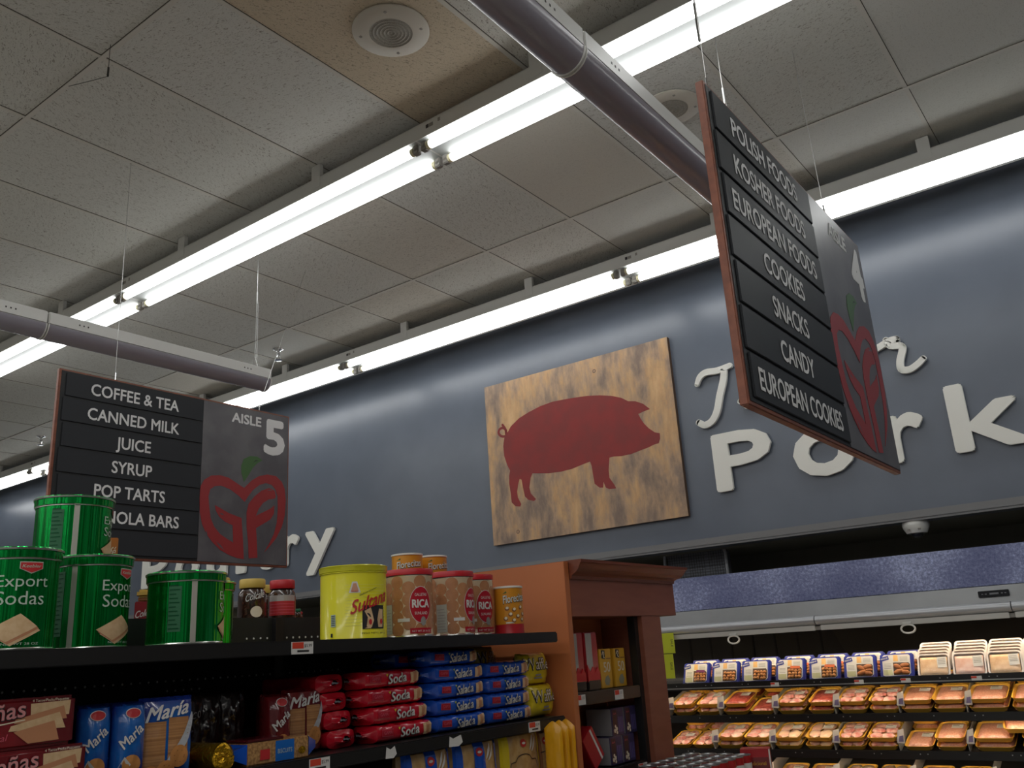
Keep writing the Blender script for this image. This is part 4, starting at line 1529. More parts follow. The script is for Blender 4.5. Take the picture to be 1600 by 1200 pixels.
TOPZ, MIDZ, LOWZ = 1.665, 1.374, 1.062
gshelf(TOPZ, BACKX + 0.012, GX, 2.815, True, ((1.574, 1.646, 'tag'),))
gshelf(MIDZ, BACKX + 0.012, GX + 0.005, 2.820, True, ((1.632, 1.700, 'tag'), (2.590, 2.655, 'tag'), (2.175, 2.240, 'torn'), (1.905, 1.95, 'torn')))
gshelf(LOWZ, BACKX + 0.012, GX + 0.15, 2.84, True)
gshelf(0.20, BACKX + 0.012, GX + 0.12, 2.84, True)
gshelf(1.748, BACKX - 0.44, BACKX - 0.012, 2.815, False)
gpart(MB().box(BACKX - 0.45, GX + 0.10, GY0, GY1, 0.0, 0.16, m_black), 'kick_base')

across = dup(go, (2.0, 0.25, 0), PI, 'black double-sided store shelving across the aisle, behind the photographer')
across.scale = (1.0, 1.0, 1.22)

# --- endcap cabinet
ec = thing('endcap_cabinet', 'orange and cherry wood end cabinet with a moulded cornice', 'cabinet', (-2.45, 3.3, 0))
e_off = Vector((2.45, -3.3, 0))


def epart(mb, name, parent=None):
    mb.v = [tuple(Vector(p) + e_off) for p in mb.v]
    return mb.build(name, parent or ec)


epart(MB().box(-3.0, GX, 2.890, 2.922, 0.0, 1.926, m_orange, 0.001), 'side_panel')
epart(MB().box(-3.0, GX - 0.004, 3.470, 3.640, 0.0, 1.72, m_cherry, 0.001), 'corner_post')
epart(MB().box(-2.14, -2.11, 2.922, 3.470, 0.0, 1.72, m_orange), 'back_panel')
epart(MB().box(-3.0, GX, 2.924, 3.790, 1.720, 1.862, m_cherry, 0.001), 'header')
for ya in (2.923, 3.441):
    st = MB()
    st.box(-1.96, -1.925, ya, ya + 0.028, 0.1, 1.718, m_black)
    epart(st, 'slotted_strip')
prof = [(0.0, 1.860), (0.008, 1.860), (0.010, 1.872), (0.018, 1.878), (0.030, 1.884), (0.042, 1.896), (0.050, 1.911), (0.054, 1.918), (0.058, 1.920), (0.058, 1.931), (0.0, 1.931)]
co = MB()
path = [(-3.0, 2.924, 0, -0.0), (GX, 2.924, 1, -0.0), (GX, 3.78, 1, 1), (-3.0, 3.78, 0, 1)]
V = []
for (px, py, ax, ay) in path[1:]:
    V += [(px + d * ax, py + d * ay, z) for d, z in prof]
n = len(prof)
co.add(V, [[i, n + i, n + i + 1, i + 1] for i in range(n - 1)] + [[n + i, 2 * n + i, 2 * n + i + 1, n + i + 1] for i in range(n - 1)] + [list(range(n))[::-1]], m_cornice)
co.box(-3.0, GX, 2.924, 3.78, 1.918, 1.9305, m_cornice)
epart(co, 'cornice')
for z, tags in ((1.440, ((2.945, 3.005), (3.225, 3.290))), (1.150, ((3.36, 3.43),)), (0.85, ())):
    s = MB()
    s.box(-2.108, -1.935, 2.952, 3.440, z - 0.02, z, m_black, 0.002)
    s.box(-1.937, -1.925, 2.952, 3.440, z - 0.046, z + 0.002, m_black, 0.003)
    so = epart(s, 'shelf')
    for ya, yb in tags:
        tg = MB()
        tg.box(-1.924, -1.922, ya, yb, z - 0.042, z - 0.006, m_tagwhite)
        tg.box(-1.922, -1.9215, ya, ya + (yb - ya) * .5, z - 0.024, z - 0.007, m_tagred)
        tg.text('2/5', frame((-1.9212, ya + (yb - ya) * .72, z - 0.022), (0, 1, 0), (0, 0, 1)), m_ink, 0, 0, h=0.009)
        epart(tg, 'price_tag', so)


# ------------------------------------------------------------------ products on the top shelf
m_greentin = M('green_foil_tin', c(20, 170, 74), 0.20, 0.92, bump=1.0, bscale=3, stretch=(9, 9, 0.10), bdist=0.022)
m_greendark = M('green_print', c(14, 84, 48), 0.30, 0.55)
m_silver = M('tin_silver', c(206, 206, 200), 0.25, 0.9)
m_seam = M('tin_seam', c(196, 192, 182), 0.4, 0.5)
m_palegreen = M('pale_green_print', c(186, 202, 186), 0.45)
m_sidegreen = M('grey_green_print', c(96, 126, 112), 0.45)
m_cracker = M('cracker_print', c(224, 192, 150), 0.5, var=c(214, 178, 134), vscale=60)
m_crackeredge = M('cracker_edge', c(196, 136, 98), 0.5)
m_redbadge = M('red_badge', c(196, 48, 52), 0.4)


def cracker_tin(label, loc, rz, group, R=0.080, H=0.208):
    t = thing('cracker_tin', label, 'cracker tin', loc, rz, group)
    k = H / 0.19
    b = MB()
    b.lathe([(0.0, 0.001), (R, 0.001), (R + .0015, 0.0), (R + .0018, 0.003), (R, 0.005), (R, H - .026)], m_greentin, 56,
            mfun=lambda i: m_silver if i in (1, 2, 3) else m_greentin)
    fs_ = cylmap(R, math.radians(-80), 0.0006)
    b.rect(fs_, -.0065, .0065, 0.005, H - .026, m_seam, 2, 1)
    b.build('body', t)
    l = MB()
    l.lathe([(R, H - .026), (R + .0022, H - .0255), (R + .0022, H - .0235), (R + .0045, H - .022), (R + .0048, H - .007), (R + .0068, H - .006), (R + .0072, H - .002), (R + .0050, H), (0, H - .003)], m_greentin, 56,
            mfun=lambda i: m_silver if i in (1, 2, 5) else m_greentin)
    l.build('lid', t)
    p = MB()
    f1, f2 = cylmap(R, 0, .0014), cylmap(R, 0, .0022)
    p.text('Export', f1, m_palegreen, 0, 0, box=(-.050, .050, .108 * k, .137 * k))
    p.text('Sodas', f1, m_palegreen, 0, 0, box=(-.048, .044, .082 * k, .107 * k))
    bd = [(-.008, .160), (.034, .160), (.034, .149), (.013, .141), (-.008, .149)]
    p.poly([(a * 1.08 - .001, ((b_ - .151) * 1.2 + .151) * k) for a, b_ in bd], f1, 0.0002, m_palegreen, sub=.008)
    p.poly([(a, b_ * k) for a, b_ in bd], f2, 0.0002, m_redbadge, sub=.008)
    p.text('Keebler', cylmap(R, 0, .0030), m_palegreen, .013, .1505 * k, h=.0065, wid=.036, shear=.25)
    for q in range(3):
        dz = .004 * q
        dx = .004 * q
        p.poly([(-.058 + dx, .040 - dz * 1.2), (.000 + dx, .072 - dz), (.034 + dx, .046 - dz), (-.022 + dx, .016 - dz)], cylmap(R, 0, .0024 - .0004 * q), 0.0002, m_cracker if q != 1 else m_crackeredge, sub=.009)
    p.text('NET WT 28 OZ', f1, m_palegreen, .005, .010, h=.0045, wid=.07)
    p.build('front_print', t)
    q = MB()
    g0, g1 = cylmap(R, math.radians(-108), .0008), cylmap(R, math.radians(-108), .0016)
    q.rect(g0, -.015, .015, .030, H - .036, M('dull_green_print', c(54, 112, 78), 0.4, 0.3), 5, 1)
    for i in range(14):
        q.rect(g1, -.013, .011 - .004 * (i % 3), .036 + .0100 * i, .0385 + .0100 * i, m_greendark, 3, 1)
    q.build('nutrition_print', t)
    return t


# tins on the black top shelf; rotation turns the printed front away from the aisle
def aim(x, y, off=0.0):
    """rotation that turns a printed front (+x) towards the middle of the aisle mouth, plus off"""
    return math.atan2(-y, -x) + math.radians(off)


ct = cracker_tin('green cracker tin at the picture edge, front lettering Export Sodas in full view', (-1.998, 0.914, TOPZ + 0.001), aim(-2, .93, 9), 'green cracker tins')
dup(ct, (-2.050, 1.112, TOPZ + 0.001), aim(-2.05, 1.128, 50), 'green cracker tin on the shelf with its lettering cut off, under the stacked tin')
dup(ct, (-2.228, 1.200, TOPZ + 0.001), 2.0, 'green cracker tin hidden at the back of the shelf, carrying the stacked tin')
short = cracker_tin('green cracker tin stacked on top of two other green tins', (-2.265, 1.163, TOPZ + 0.210), aim(-2.26, 1.185, 84), 'green cracker tins', R=.0895, H=.172)
dup(short, (-1.995, 1.322, TOPZ + 0.001), aim(-1.995, 1.318, 92), 'green cracker tin with a silver seam standing alone on the shelf beside the dark jars')
dup(short, (-2.200, 1.500, TOPZ + 0.001), aim(-2.2, 1.5, 190), 'green cracker tin mostly hidden behind the tin with the silver seam')

m_yellowtin = M('yellow_tin', c(232, 224, 48), 0.25, coat=0.5)
m_yellowlid = M('yellow_lid', c(214, 210, 50), 0.25, 0.2, coat=0.4)
m_yellowline = M('pale_yellow_line', c(226, 222, 120), 0.4)


def yellow_tin(loc, rz):
    R, H = 0.0977, 0.209
    t = thing('yellow_cookie_tin', 'big yellow tin with red slanted lettering on the top shelf', 'cookie tin', loc, rz)
    MB().lathe([(0, .001), (R, .001), (R + .001, 0), (R + .001, .003), (R, .005), (R, H - .022)], m_yellowtin, 56).build('body', t)
    MB().lathe([(R, H - .022), (R + .003, H - .021), (R + .0015, H - .019), (R + .0035, H - .017), (R + .004, H - .004), (R + .005, H - .002), (R + .003, H), (0, H - .003)], m_yellowlid, 56).build('lid', t)
    p = MB()
    f0, f1, f2, f3 = [cylmap(R, 0, e) for e in (.0007, .0013, .0020, .0028)]
    for i in range(14):
        p.rect(f0, -.055, .078, .036 + i * .0088, .0368 + i * .0088, m_yellowline, 10, 1)
    p.rect(f1, -.006, .072, .026, .092, m_ink, 10, 1)
    for pts in ([(.000, .076), (.020, .086), (.030, .050), (.022, .030), (.006, .032), (.010, .058)], [(.042, .052), (.050, .082), (.066, .080), (.064, .030), (.046, .030)], [(.006, .030), (.020, .034), (.020, .027), (.000, .027)]):
        p.poly(pts, f2, .0002, m_cracker)
    for a, b_ in ((.018, .045), (.058, .046)):
        p.disc(f3, a, b_, .005, .008, m_redbadge, 12, 1)
    sl = .32
    fsl = lambda u, v, w=0.0: f3(u, v + sl * (u + .04), w)
    p.text('Sultana', fsl, m_redbadge, 0, 0, box=(-.040, .082, .066, .104), shear=.3, bold=.02)
    p.text('Galletas Cracker', lambda u, v, w=0.0: f1(u, v + .4 * u, w), m_ink, .014, .124, h=.005, wid=.055, shear=.2)
    p.poly([(-.044, .128), (-.010, .128), (-.020, .160), (-.034, .160)], f1, .0002, m_tagwhite)
    p.poly([(-.038, .132), (-.016, .132), (-.023, .155), (-.031, .155)], f2, .0002, M('tin_badge_tan', c(206, 150, 120), 0.5))
    p.text('MILAN', f3, m_redbadge, -.027, .130, h=.004, wid=.018)
    p.text('PESO NETO 907 g', f1, m_ink, .035, .012, h=.0042, wid=.085)
    p.rect(f1, -.100, -.084, .036, .070, m_palegreen, 3, 1)
    for i in range(6):
        p.rect(f2, -.098, -.086, .040 + i * .005, .042 + i * .005, m_ink, 2, 1)
    p.rect(f1, -.101, -.094, .008, .018, m_ink, 2, 1)
    p.build('front_print', t)


yellow_tin((-2.003, 1.893, TOPZ + 0.001), aim(-2.0, 1.893, 18))

m_biscuit = M('biscuit_print', c(190, 134, 92), 0.35, var=c(180, 124, 84), vscale=40, coat=0.4)
m_biscuitgap = M('biscuit_gap', c(224, 202, 168), 0.35, coat=0.4)
m_redlid = M('red_lid', c(186, 34, 44), 0.35)
m_ricared = M('cookie_red', c(182, 24, 44), 0.35)
m_pinkprint = M('pink_print', c(214, 92, 110), 0.4)


def rica_tin(label, loc, rz):
    R, H = 0.0735, 0.207
    t = thing('biscuit_canister', label, 'biscuit canister', loc, rz, 'red-lidded biscuit canisters')
    MB().lathe([(0, .001), (R, .001), (R + .0012, 0), (R + .0012, .004), (R, .006), (R, H - .022), (R + .0015, H - .020), (R, H - .018)], m_biscuitgap, 44,
               mfun=lambda i: m_silver if i in (1, 2, 3, 5, 6) else m_biscuitgap).build('body', t)
    MB().lathe([(R, H - .018), (R + .0032, H - .018), (R + .0036, H - .003), (R + .002, H), (0, H - .002)], m_redlid, 44).build('lid', t)
    p = MB()
    f0, f1, f2, f3 = [cylmap(R, 0, e) for e in (.0007, .0014, .0022, .0030)]
    n = 12
    wv = 2 * PI * R / n
    for i in range(n):
        for j in range(6):
            zc = .022 + .036 * j + (.018 if i % 2 else 0)
            if zc + .018 > H - .016:
                continue
            p.disc(f0, i * wv, zc, wv * .555, .0197, m_biscuit, 18, 2, w=.0002 * (i % 2))
    p.disc(f1, 0, .096, .037, .056, m_tagwhite, 36, 5)
    p.disc(f2, 0, .096, .0355, .054, m_ricared, 36, 5)
    p.text('RICA', f3, m_tagwhite, 0, 0, box=(-.029, .029, .086, .112), bold=.05)
    p.text('GALLETAS', f3, m_tagwhite, 0, .122, h=.0085, wid=.040)
    p.text('SUNLAND', f3, m_tagwhite, 0, .066, h=.0085, wid=.042)
    p.disc(f3, .006, .046, .009, .014, m_grey_socket, 16, 2)
    p.rect(f1, -.036, .040, .010, .026, m_ricared, 9, 1)
    p.text('NET WT 28.16 OZ', f2, m_tagwhite, .002, .014, h=.0055, wid=.064)
    fb = cylmap(R, -1.55, .0016)
    p.rect(fb, -.02, .018, .012, .100, M('pale_panel', c(186, 190, 178), 0.4), 5, 1)
    for i in range(8):
        p.rect(cylmap(R, -1.55, .0022), -.016, .014 - .004 * (i % 2), .020 + .009 * i, .0215 + .009 * i, m_grey_socket, 3, 1)
    fb2 = cylmap(R, -1.15, .0016)
    p.rect(fb2, .010, .048, .046, .056, m_tagwhite, 5, 1)
    fb3 = cylmap(R, 1.6, .0016)
    for i in range(3):
        p.rect(fb3, -.018, .018, .030 + .016 * i, .042 + .016 * i, m_pinkprint, 5, 1)
    p.build('front_print', t)
    return t


r1 = rica_tin('red-lidded biscuit canister touching the yellow tin, whole label in view', (-1.990, 2.122, TOPZ + 0.001), aim(-1.99, 2.122, 28))
dup(r1, (-1.990, 2.327, TOPZ + 0.001), aim(-1.99, 2.327, 62), 'red-lidded biscuit canister in the middle of the three, label turned mostly away')
dup(r1, (-2.050, 2.512, TOPZ + 0.001), aim(-2.05, 2.512, 38), 'red-lidded biscuit canister next to the orange cookie can')

m_orangecan = M('orange_can', c(220, 148, 40), 0.3, coat=0.4)
m_canrim = M('white_can_rim', c(226, 224, 214), 0.35)
m_cookiebrown = M('cookie_brown', c(146, 92, 50), 0.5)
m_cream = M('cream_print', c(240, 226, 200), 0.45)


def cookie_can(label, loc, rz):
    R, H = 0.0535, 0.142
    t = thing('cookie_can', label, 'cookie can', loc, rz, 'orange cookie cans')
    MB().lathe([(0, .001), (R, .001), (R + .001, 0), (R + .001, .003), (R, .005), (R, .028), (R, H - .006)], m_orangecan, 36,
               mfun=lambda i: m_redlid if i < 5 else m_orangecan).build('body', t)
    MB().lathe([(R, H - .006), (R + .0025, H - .006), (R + .0025, H - .001), (R, H), (R - .004, H - .004), (0, H - .004)], m_canrim, 36).build('lid', t)
    p = MB()
    f1, f2, f3 = [cylmap(R, 0, e) for e in (.0009, .0016, .0024)]
    fsl = lambda u, v, w=0.0: f1(u, v + .10 * u, w)
    fs2 = lambda u, v, w=0.0: f2(u, v + .10 * u, w)
    p.text('Florecitas', fsl, m_ink, 0, 0, box=(-.043, .047, .091, .117), bold=.045)
    p.text('Florecitas', fs2, m_canrim, 0, 0, box=(-.042, .046, .093, .117), bold=.02)
    for i, (a, b_) in enumerate(((-.030, .074), (-.004, .070), (.024, .076), (-.018, .056), (.010, .050), (.036, .056), (-.036, .044), (.030, .040), (-.006, .038))):
        p.disc(f1, a, b_, .0085, .0065, m_cookiebrown, 12, 1)
        p.disc(f2, a + .001, b_ + .002, .0055, .0042, m_cream, 10, 1)
    p.rect(f1, -.036, -.006, .030, .034, m_canrim, 4, 1)
    p.poly([(-.044, .118), (-.030, .126), (-.028, .121)], f1, .0002, m_leafgreen)
    p.build('front_print', t)
    return t


k1 = cookie_can('orange cookie can standing on the shelf against the orange panel', (-1.975, 2.622, TOPZ + 0.001), aim(-1.975, 2.622, 26))
k1.scale = (0.98, 0.98, 1.16)
for yy, xx, zz, of, lb in ((2.291, -2.155, 0.1435, 6, 'upper orange cookie can behind the first red-lidded canister, only its top showing'), (2.291, -2.155, 0.001, 6, 'lower orange cookie can hidden behind the first red-lidded canister'),
                           (2.425, -2.160, 0.1435, 32, 'upper orange cookie can behind the middle red-lidded canister, only its top showing'), (2.425, -2.160, 0.001, 32, 'lower orange cookie can hidden behind the middle red-lidded canister')):
    kk = dup(k1, (xx, yy, TOPZ + zz), aim(xx, yy, of), lb)
    kk.scale = (1.0, 1.0, 1.0)

# --- coffee jars on the shelf of the other side
m_jarglass = M('dark_coffee_jar', c(44, 28, 22), 0.08, coat=0.6)
m_coffeebits = M('coffee_fill', c(70, 42, 30), 0.25, var=c(40, 24, 18), vscale=120, coat=0.8)
m_yellowcap = M('dull_yellow_cap', c(206, 176, 84), 0.45)
m_greencap = M('green_cap', c(28, 112, 74), 0.45)
REARZ = 1.748


def coffee_jar(label, loc, rz, cap, word=None, band=False, sc_=1.0):
    t = thing('coffee_jar', label, 'coffee jar', loc, rz, 'jars on the far side of the shelving')
    H, R = .138 * sc_, .046 * sc_
    MB().lathe([(0, .001), (R * .86, .001), (R * .95, .004), (R, .015), (R, H * .58), (R * .96, H * .68), (R * .80, H * .76), (R * .76, H * .79)], m_coffeebits, 30).build('glass_body', t)
    MB().lathe([(R * .80, H * .78), (R * .90, H * .785), (R * .92, H * .80), (R * .92, H * .97), (R * .86, H), (0, H)], cap, 30).build('cap', t)
    p = MB()
    f1, f2 = cylmap(R, 0, .0010), cylmap(R, 0, .0018)
    if word:
        p.text(word, lambda u, v, w=0.0: f1(u, v + .25 * u, w), m_tagwhite, 0, 0, box=(-.030 * sc_, .034 * sc_, H * .50, H * .68), shear=.3, bold=.015)
        p.disc(f1, .006, H * .22, .020 * sc_, .018 * sc_, m_cream, 18, 2)
    if band:
        p.rect(f1, -.05, .05, H * .14, H * .48, m_redbadge, 9, 1)
        p.rect(f1, -.05, .05, H * .48, H * .62, M('silver_band', c(196, 190, 186), 0.35, 0.4), 9, 1)
        for i in range(4):
            p.rect(f2, -.045, .045, H * (.19 + .07 * i), H * (.205 + .07 * i), m_pinkprint, 8, 1)
    if p.v:
        p.build('label_print', t)
    return t


coffee_jar('yellow-capped dark coffee jar with white script, beside the red-capped jar', (-2.50, 1.905, REARZ + .002), aim(-2.5, 1.905, 12), m_yellowcap, 'Colcafé')
coffee_jar('yellow-capped dark jar half hidden behind the green tins', (-2.50, 1.765, REARZ + .002), aim(-2.5, 1.765, 80), m_yellowcap, 'Colcafé')
coffee_jar('red-capped jar with a silver and red band label', (-2.50, 2.030, REARZ + .002), aim(-2.5, 2.03, 0), m_redlid, None, True)
coffee_jar('yellow-capped jar seen only by its cap between the two front jars', (-2.68, 2.085, REARZ + .002), 0, m_yellowcap)
for yy, xx, cp, lb in ((2.145, -2.56, m_greencap, 'squat green-capped jar beside the red-capped jar'), (2.205, -2.62, m_redlid, 'tiny red-capped jar between two green caps'), (2.245, -2.52, m_greencap, 'squat green-capped jar beside the yellow tin')):
    coffee_jar(lb, (xx, yy, REARZ + .002), 0, cp, sc_=.34 if cp is m_greencap else .30)

bx = thing('coffee_packet', 'small red packet with white script and yellow top in the gap between green tins', 'coffee packet', (-2.45, 1.492, REARZ + .002), aim(-2.45, 1.492))
MB().box(-.02, .02, -.030, .032, 0, .058, M('maroon_packet', c(140, 30, 40), 0.35), .002).build('packet', bx)
p = MB()
fp = frame((.0208, 0, 0), (0, 1, 0), (0, 0, 1))
p.text('Colcafé', lambda u, v, w=0.0: fp(u, v + .2 * u, w), m_tagwhite, 0, 0, box=(-.027, .029, .016, .036), shear=.3, bold=.02)
p.build('script_print', bx)
MB().box(-.018, .018, -.022, .026, .058, .072, m_cookiebrown, .003).build('neck', bx)
MB().box(-.024, .024, -.026, .032, .070, .092, m_yellowcap, .006).build('cap', bx)
ob = thing('coffee_box', 'orange coffee box peeping out behind the stacked green tin', 'coffee box', (-2.42, 1.330, REARZ + .002), aim(-2.42, 1.33))
MB().box(-.035, .035, -.040, .040, 0, .226, M('orange_box', c(196, 120, 50), 0.4), .002).build('carton', ob)
p = MB()
fp = frame((.0358, 0, 0), (0, 1, 0), (0, 0, 1))
p.text('Colcafé', lambda u, v, w=0.0: fp(u, v + .2 * u, w), m_cream, 0, 0, box=(-.036, .036, .170, .195), shear=.3, bold=.015)
p.build('script_print', ob)


# ------------------------------------------------------------------ products on the middle shelf
def film(name, col, var=None):
    return M(name, col, 0.22, 0.0, var=var, vscale=8, bump=0.55, bscale=38, coat=0.8, bdist=0.004)


m_redfilm = film('red_film', c(196, 24, 44))
m_bluefilm = film('blue_film', c(28, 84, 190))
m_yellowfilm = film('yellow_film', c(222, 196, 34))
m_silverfilm = M('silver_film', c(176, 180, 190), 0.25, 0.6, bump=0.6, bscale=60, bdist=0.004)
m_goldfilm = M('gold_foil', c(214, 166, 40), 0.22, 0.9, bump=1.0, bscale=70, bdist=0.006)
m_yellowbag = M('amber_bag', c(232, 168, 26), 0.3, 0.0, bump=0.4, bscale=40, coat=0.4, bdist=0.004)


def log_surface(L, h, d, seed):
    """(t, a) -> point on a sleeve of crackers, t along y, a round the section (0 = front, +x)"""
    def sec(t):
        k = abs(t)
        if k < .84:
            return 1.0
        if k < .93:
            s = (k - .84) / .09
            return 1 - .55 * s * s
        return .45 - .35 * (k - .93) / .07

    def fn(t, a):
        s = sec(t)
        ca, sa = math.cos(a), math.sin(a)
        ex = .55
        xx = math.copysign(abs(ca) ** ex, ca) * d / 2
        zz = math.copysign(abs(sa) ** ex, sa) * h / 2
        nz = noise.noise(Vector((t * 6 + seed, ca * 2, sa * 2))) * .0026 + noise.noise(Vector((t * 22 + seed, ca * 3, sa * 3))) * .0012
        return Vector((xx * (s if s < 1 else 1) ** .6 + nz, t * L / 2, h / 2 + zz * s + nz))
    return fn


def cracker_log(kind, label, loc, group, rz=0.0):
    red = kind == 'Soda'
    L, h, d = .262, .049, .105
    fm = m_redfilm if red else m_bluefilm
    t = thing('cracker_sleeve', label, 'cracker pack', loc, rz, group)
    fn = log_surface(L, h, d, 3.0 if red else 8.0)
    b = MB()
    b.grid(lambda u, v: fn((u - .5) * 1.86, v * 2 * PI), 26, 24, fm)
    b.build('wrapper', t)
    for s in (-1, 1):
        e = MB()

        def g(u, v, s=s):
            tt = s * (.93 + .07 * u)
            q = fn(tt, v * 2 * PI)
            q.y += s * .006 * u + .002 * math.sin(v * 40) * u
            q.z += .006 * u * math.sin(v * 9 + s)
            return q
        if s > 0:
            e.grid(lambda u, v: g(1 - u, v), 3, 28, fm)
        else:
            e.grid(g, 3, 28, fm)
        e.grid(lambda u, v, s=s: (lambda q: Vector((q.x * u, q.y + s * .006, h / 2 + (q.z - h / 2) * u)))(fn(s, (v if s < 0 else 1 - v) * 2 * PI)), 1, 24, m_silverfilm)
        e.build('crimped_end', t)

    def front(u, v, w=0.0):
        # v measured from the middle of the front face
        q = fn(max(-1, min(1, u / (L / 2))), math.asin(max(-.93, min(.93, math.copysign((abs(v) / (h / 2)) ** (1 / .55), v)))))
        q.x += .0012 + w
        q.z = h / 2 + v
        q.y = u
        return q
    p = MB()
    if red:
        p.text('Soda', lambda u, v, w=0.0: front(u, v + .07 * u, w + .0012), m_ink, 0, 0, box=(-.022, .060, -.017, .013), bold=.06, shear=.1)
        p.text('Soda', lambda u, v, w=0.0: front(u, v + .07 * u, w + .0020), m_tagwhite, 0, 0, box=(-.021, .059, -.015, .013), bold=.03, shear=.1)
    else:
        p.text('Salada', lambda u, v, w=0.0: front(u, v + .07 * u, w + .0012), m_ink, 0, 0, box=(-.026, .062, -.018, .012), bold=.05, shear=.1)
        p.text('Salada', lambda u, v, w=0.0: front(u, v + .07 * u, w + .0020), m_tagwhite, 0, 0, box=(-.025, .061, -.016, .012), bold=.02, shear=.1)
    rb = [(-.098, -.007), (-.052, -.009), (-.050, .011), (-.096, .012)]
    p.poly([(a, b_) for a, b_ in rb], lambda u, v, w=0.0: front(u, v, w + .0008), .0002, m_pinkprint)
    p.poly([(a * .97 - .0022, b_ * .86 + .0002) for a, b_ in rb], lambda u, v, w=0.0: front(u, v, w + .0014), .0002, m_ricared)
    p.text('GAMA', lambda u, v, w=0.0: front(u, v, w + .0022), m_pinkprint, -.074, -.002, h=.009, wid=.034, bold=.02)
    p.poly([(-.030, .013), (-.020, .014), (-.026, .006)], lambda u, v, w=0.0: front(u, v, w + .0008), .0002, m_yellowfilm if red else M('lime_print', c(176, 196, 60), 0.4))
    p.build('front_print', t)
    cr = MB()
    for k in range(3):
        a = .078 + .012 * k
        cr.rect(lambda u, v, w=0.0: front(u, v, w + .0010 + .0006 * k), a, a + .020, -.017 + .003 * k, .014 + .002 * k, m_cracker if k % 2 == 0 else m_crackeredge, 2, 4)
    cr.build('cracker_picture', t)
    return t


soda0 = salada0 = None
FX = -1.955
PL = ['lowest', 'second from the bottom', 'third from the bottom', 'topmost']
for k in range(4):
    yy = 2.044 - .012 * k + (.004 if k % 2 else 0)
    zz = MIDZ + .001 + .0500 * k
    lb = 'red cracker sleeve lettered Soda, %s of the front red pile' % PL[k]
    if k == 0:
        soda0 = cracker_log('Soda', lb, (FX - .045, yy, zz), 'red cracker sleeves on the middle shelf')
    else:
        dup(soda0, (FX - .050 - .004 * k, yy, zz), .02 * (k % 2), lb)
for k in range(4):
    dup(soda0, (FX - .155 - .004 * k, 1.835 - .012 * k, MIDZ + .001 + .0500 * k), PI / 2 + .03 * (k % 2), 'red cracker sleeve seen end on, %s of the shaded red pile' % PL[k])
for k in range(5):
    lb = 'blue cracker sleeve lettered Salada, %s, tall pile next to red ones' % (PL[k] if k < 3 else ['second from the top', 'topmost'][k - 3])
    loc = (FX - .050 - (.012 if k == 4 else .003 * (k % 2)), 2.312 - (.012 * (k == 4)), MIDZ + .001 + .0500 * k)
    if k == 0:
        salada0 = cracker_log('Salada', lb, loc, 'blue cracker sleeves on the middle shelf')
    else:
        dup(salada0, loc, .025 * ((k % 3) - 1), lb)
for k in range(4):
    dup(salada0, (FX - .052 - .003 * (k % 2), 2.575, MIDZ + .001 + .0500 * k), .02 * ((k % 3) - 1), 'blue cracker sleeve lettered Salada, %s, pile beside the yellow bags' % PL[k])
dup(salada0, (FX - .165, 2.235, MIDZ + .201), .05, 'blue cracker sleeve lying in shade behind the topmost front blue sleeve')
for k in range(4):
    dup(salada0, (FX - .165, 2.31, MIDZ + .001 + .05 * k), .0, 'blue cracker sleeve at the back of the tall blue pile, %s layer' % PL[k])


def pillow(W, H, D, m, seed, nu=20, nv=20, wr=.004, pw=.38):
    def dep(a, b_):
        e = max(0.0, 1 - a * a) ** pw * max(0.0, 1 - b_ * b_) ** pw
        return D / 2 * e + wr * noise.noise(Vector((a * 3 + seed, b_ * 3, 1.3))) * e ** .5

    def front(u, v, w=0.0):
        a, b_ = max(-1, min(1, u / (W / 2))), max(-1, min(1, (v - H / 2) / (H / 2)))
        return Vector((dep(a, b_) + .0008 + w, u, v))
    mb = MB()
    mb.grid(lambda u, v: Vector((dep(u * 2 - 1, v * 2 - 1), (u - .5) * W, v * H)), nu, nv, m)
    mb.grid(lambda u, v: Vector((-dep(1 - u * 2, v * 2 - 1), (.5 - u) * W, v * H)), nu, nv, m)
    return mb, front


def waffle_bag(label, loc, rz):
    t = thing('waffle_bag', label, 'waffle bag', loc, rz, 'yellow waffle bags')
    W, H = .172, .110
    mb, fr_ = pillow(W, H, .075, m_yellowfilm, 5)
    mb.build('bag', t)
    p = MB()
    f1 = lambda u, v, w=0.0: fr_(u, v, w + .0012)
    f2 = lambda u, v, w=0.0: fr_(u, v, w + .0024)
    p.text('Waffle', f1, m_ink, 0, 0, box=(-.072, .074, .048, .094), bold=.05, shear=.05)
    p.text('Waffle', f2, m_cream, 0, 0, box=(-.069, .071, .052, .091), bold=.0, shear=.05)
    p.rect(f1, -.022, .026, .020, .026, m_grey_socket, 6, 1)
    p.rect(f1, -.016, .020, .030, .036, m_grey_socket, 6, 1)
    p.build('front_print', t)
    return t


wb = waffle_bag('yellow waffle bag lying lowest beside the wooden panel', (-1.985, 2.778, MIDZ + .001), .05)
dup(wb, (-2.000, 2.765, MIDZ + .112), -.03, 'yellow waffle bag on top of the other yellow bag')
dup(wb, (-2.130, 2.640, MIDZ + .145), .2, 'yellow bag in shade behind the two yellow waffle bags')

m_biscrolls = M('biscuit_rolls', c(196, 144, 92), 0.4, var=c(150, 100, 60), vscale=1.0, stretch=(1, 1, 160), coat=0.5)


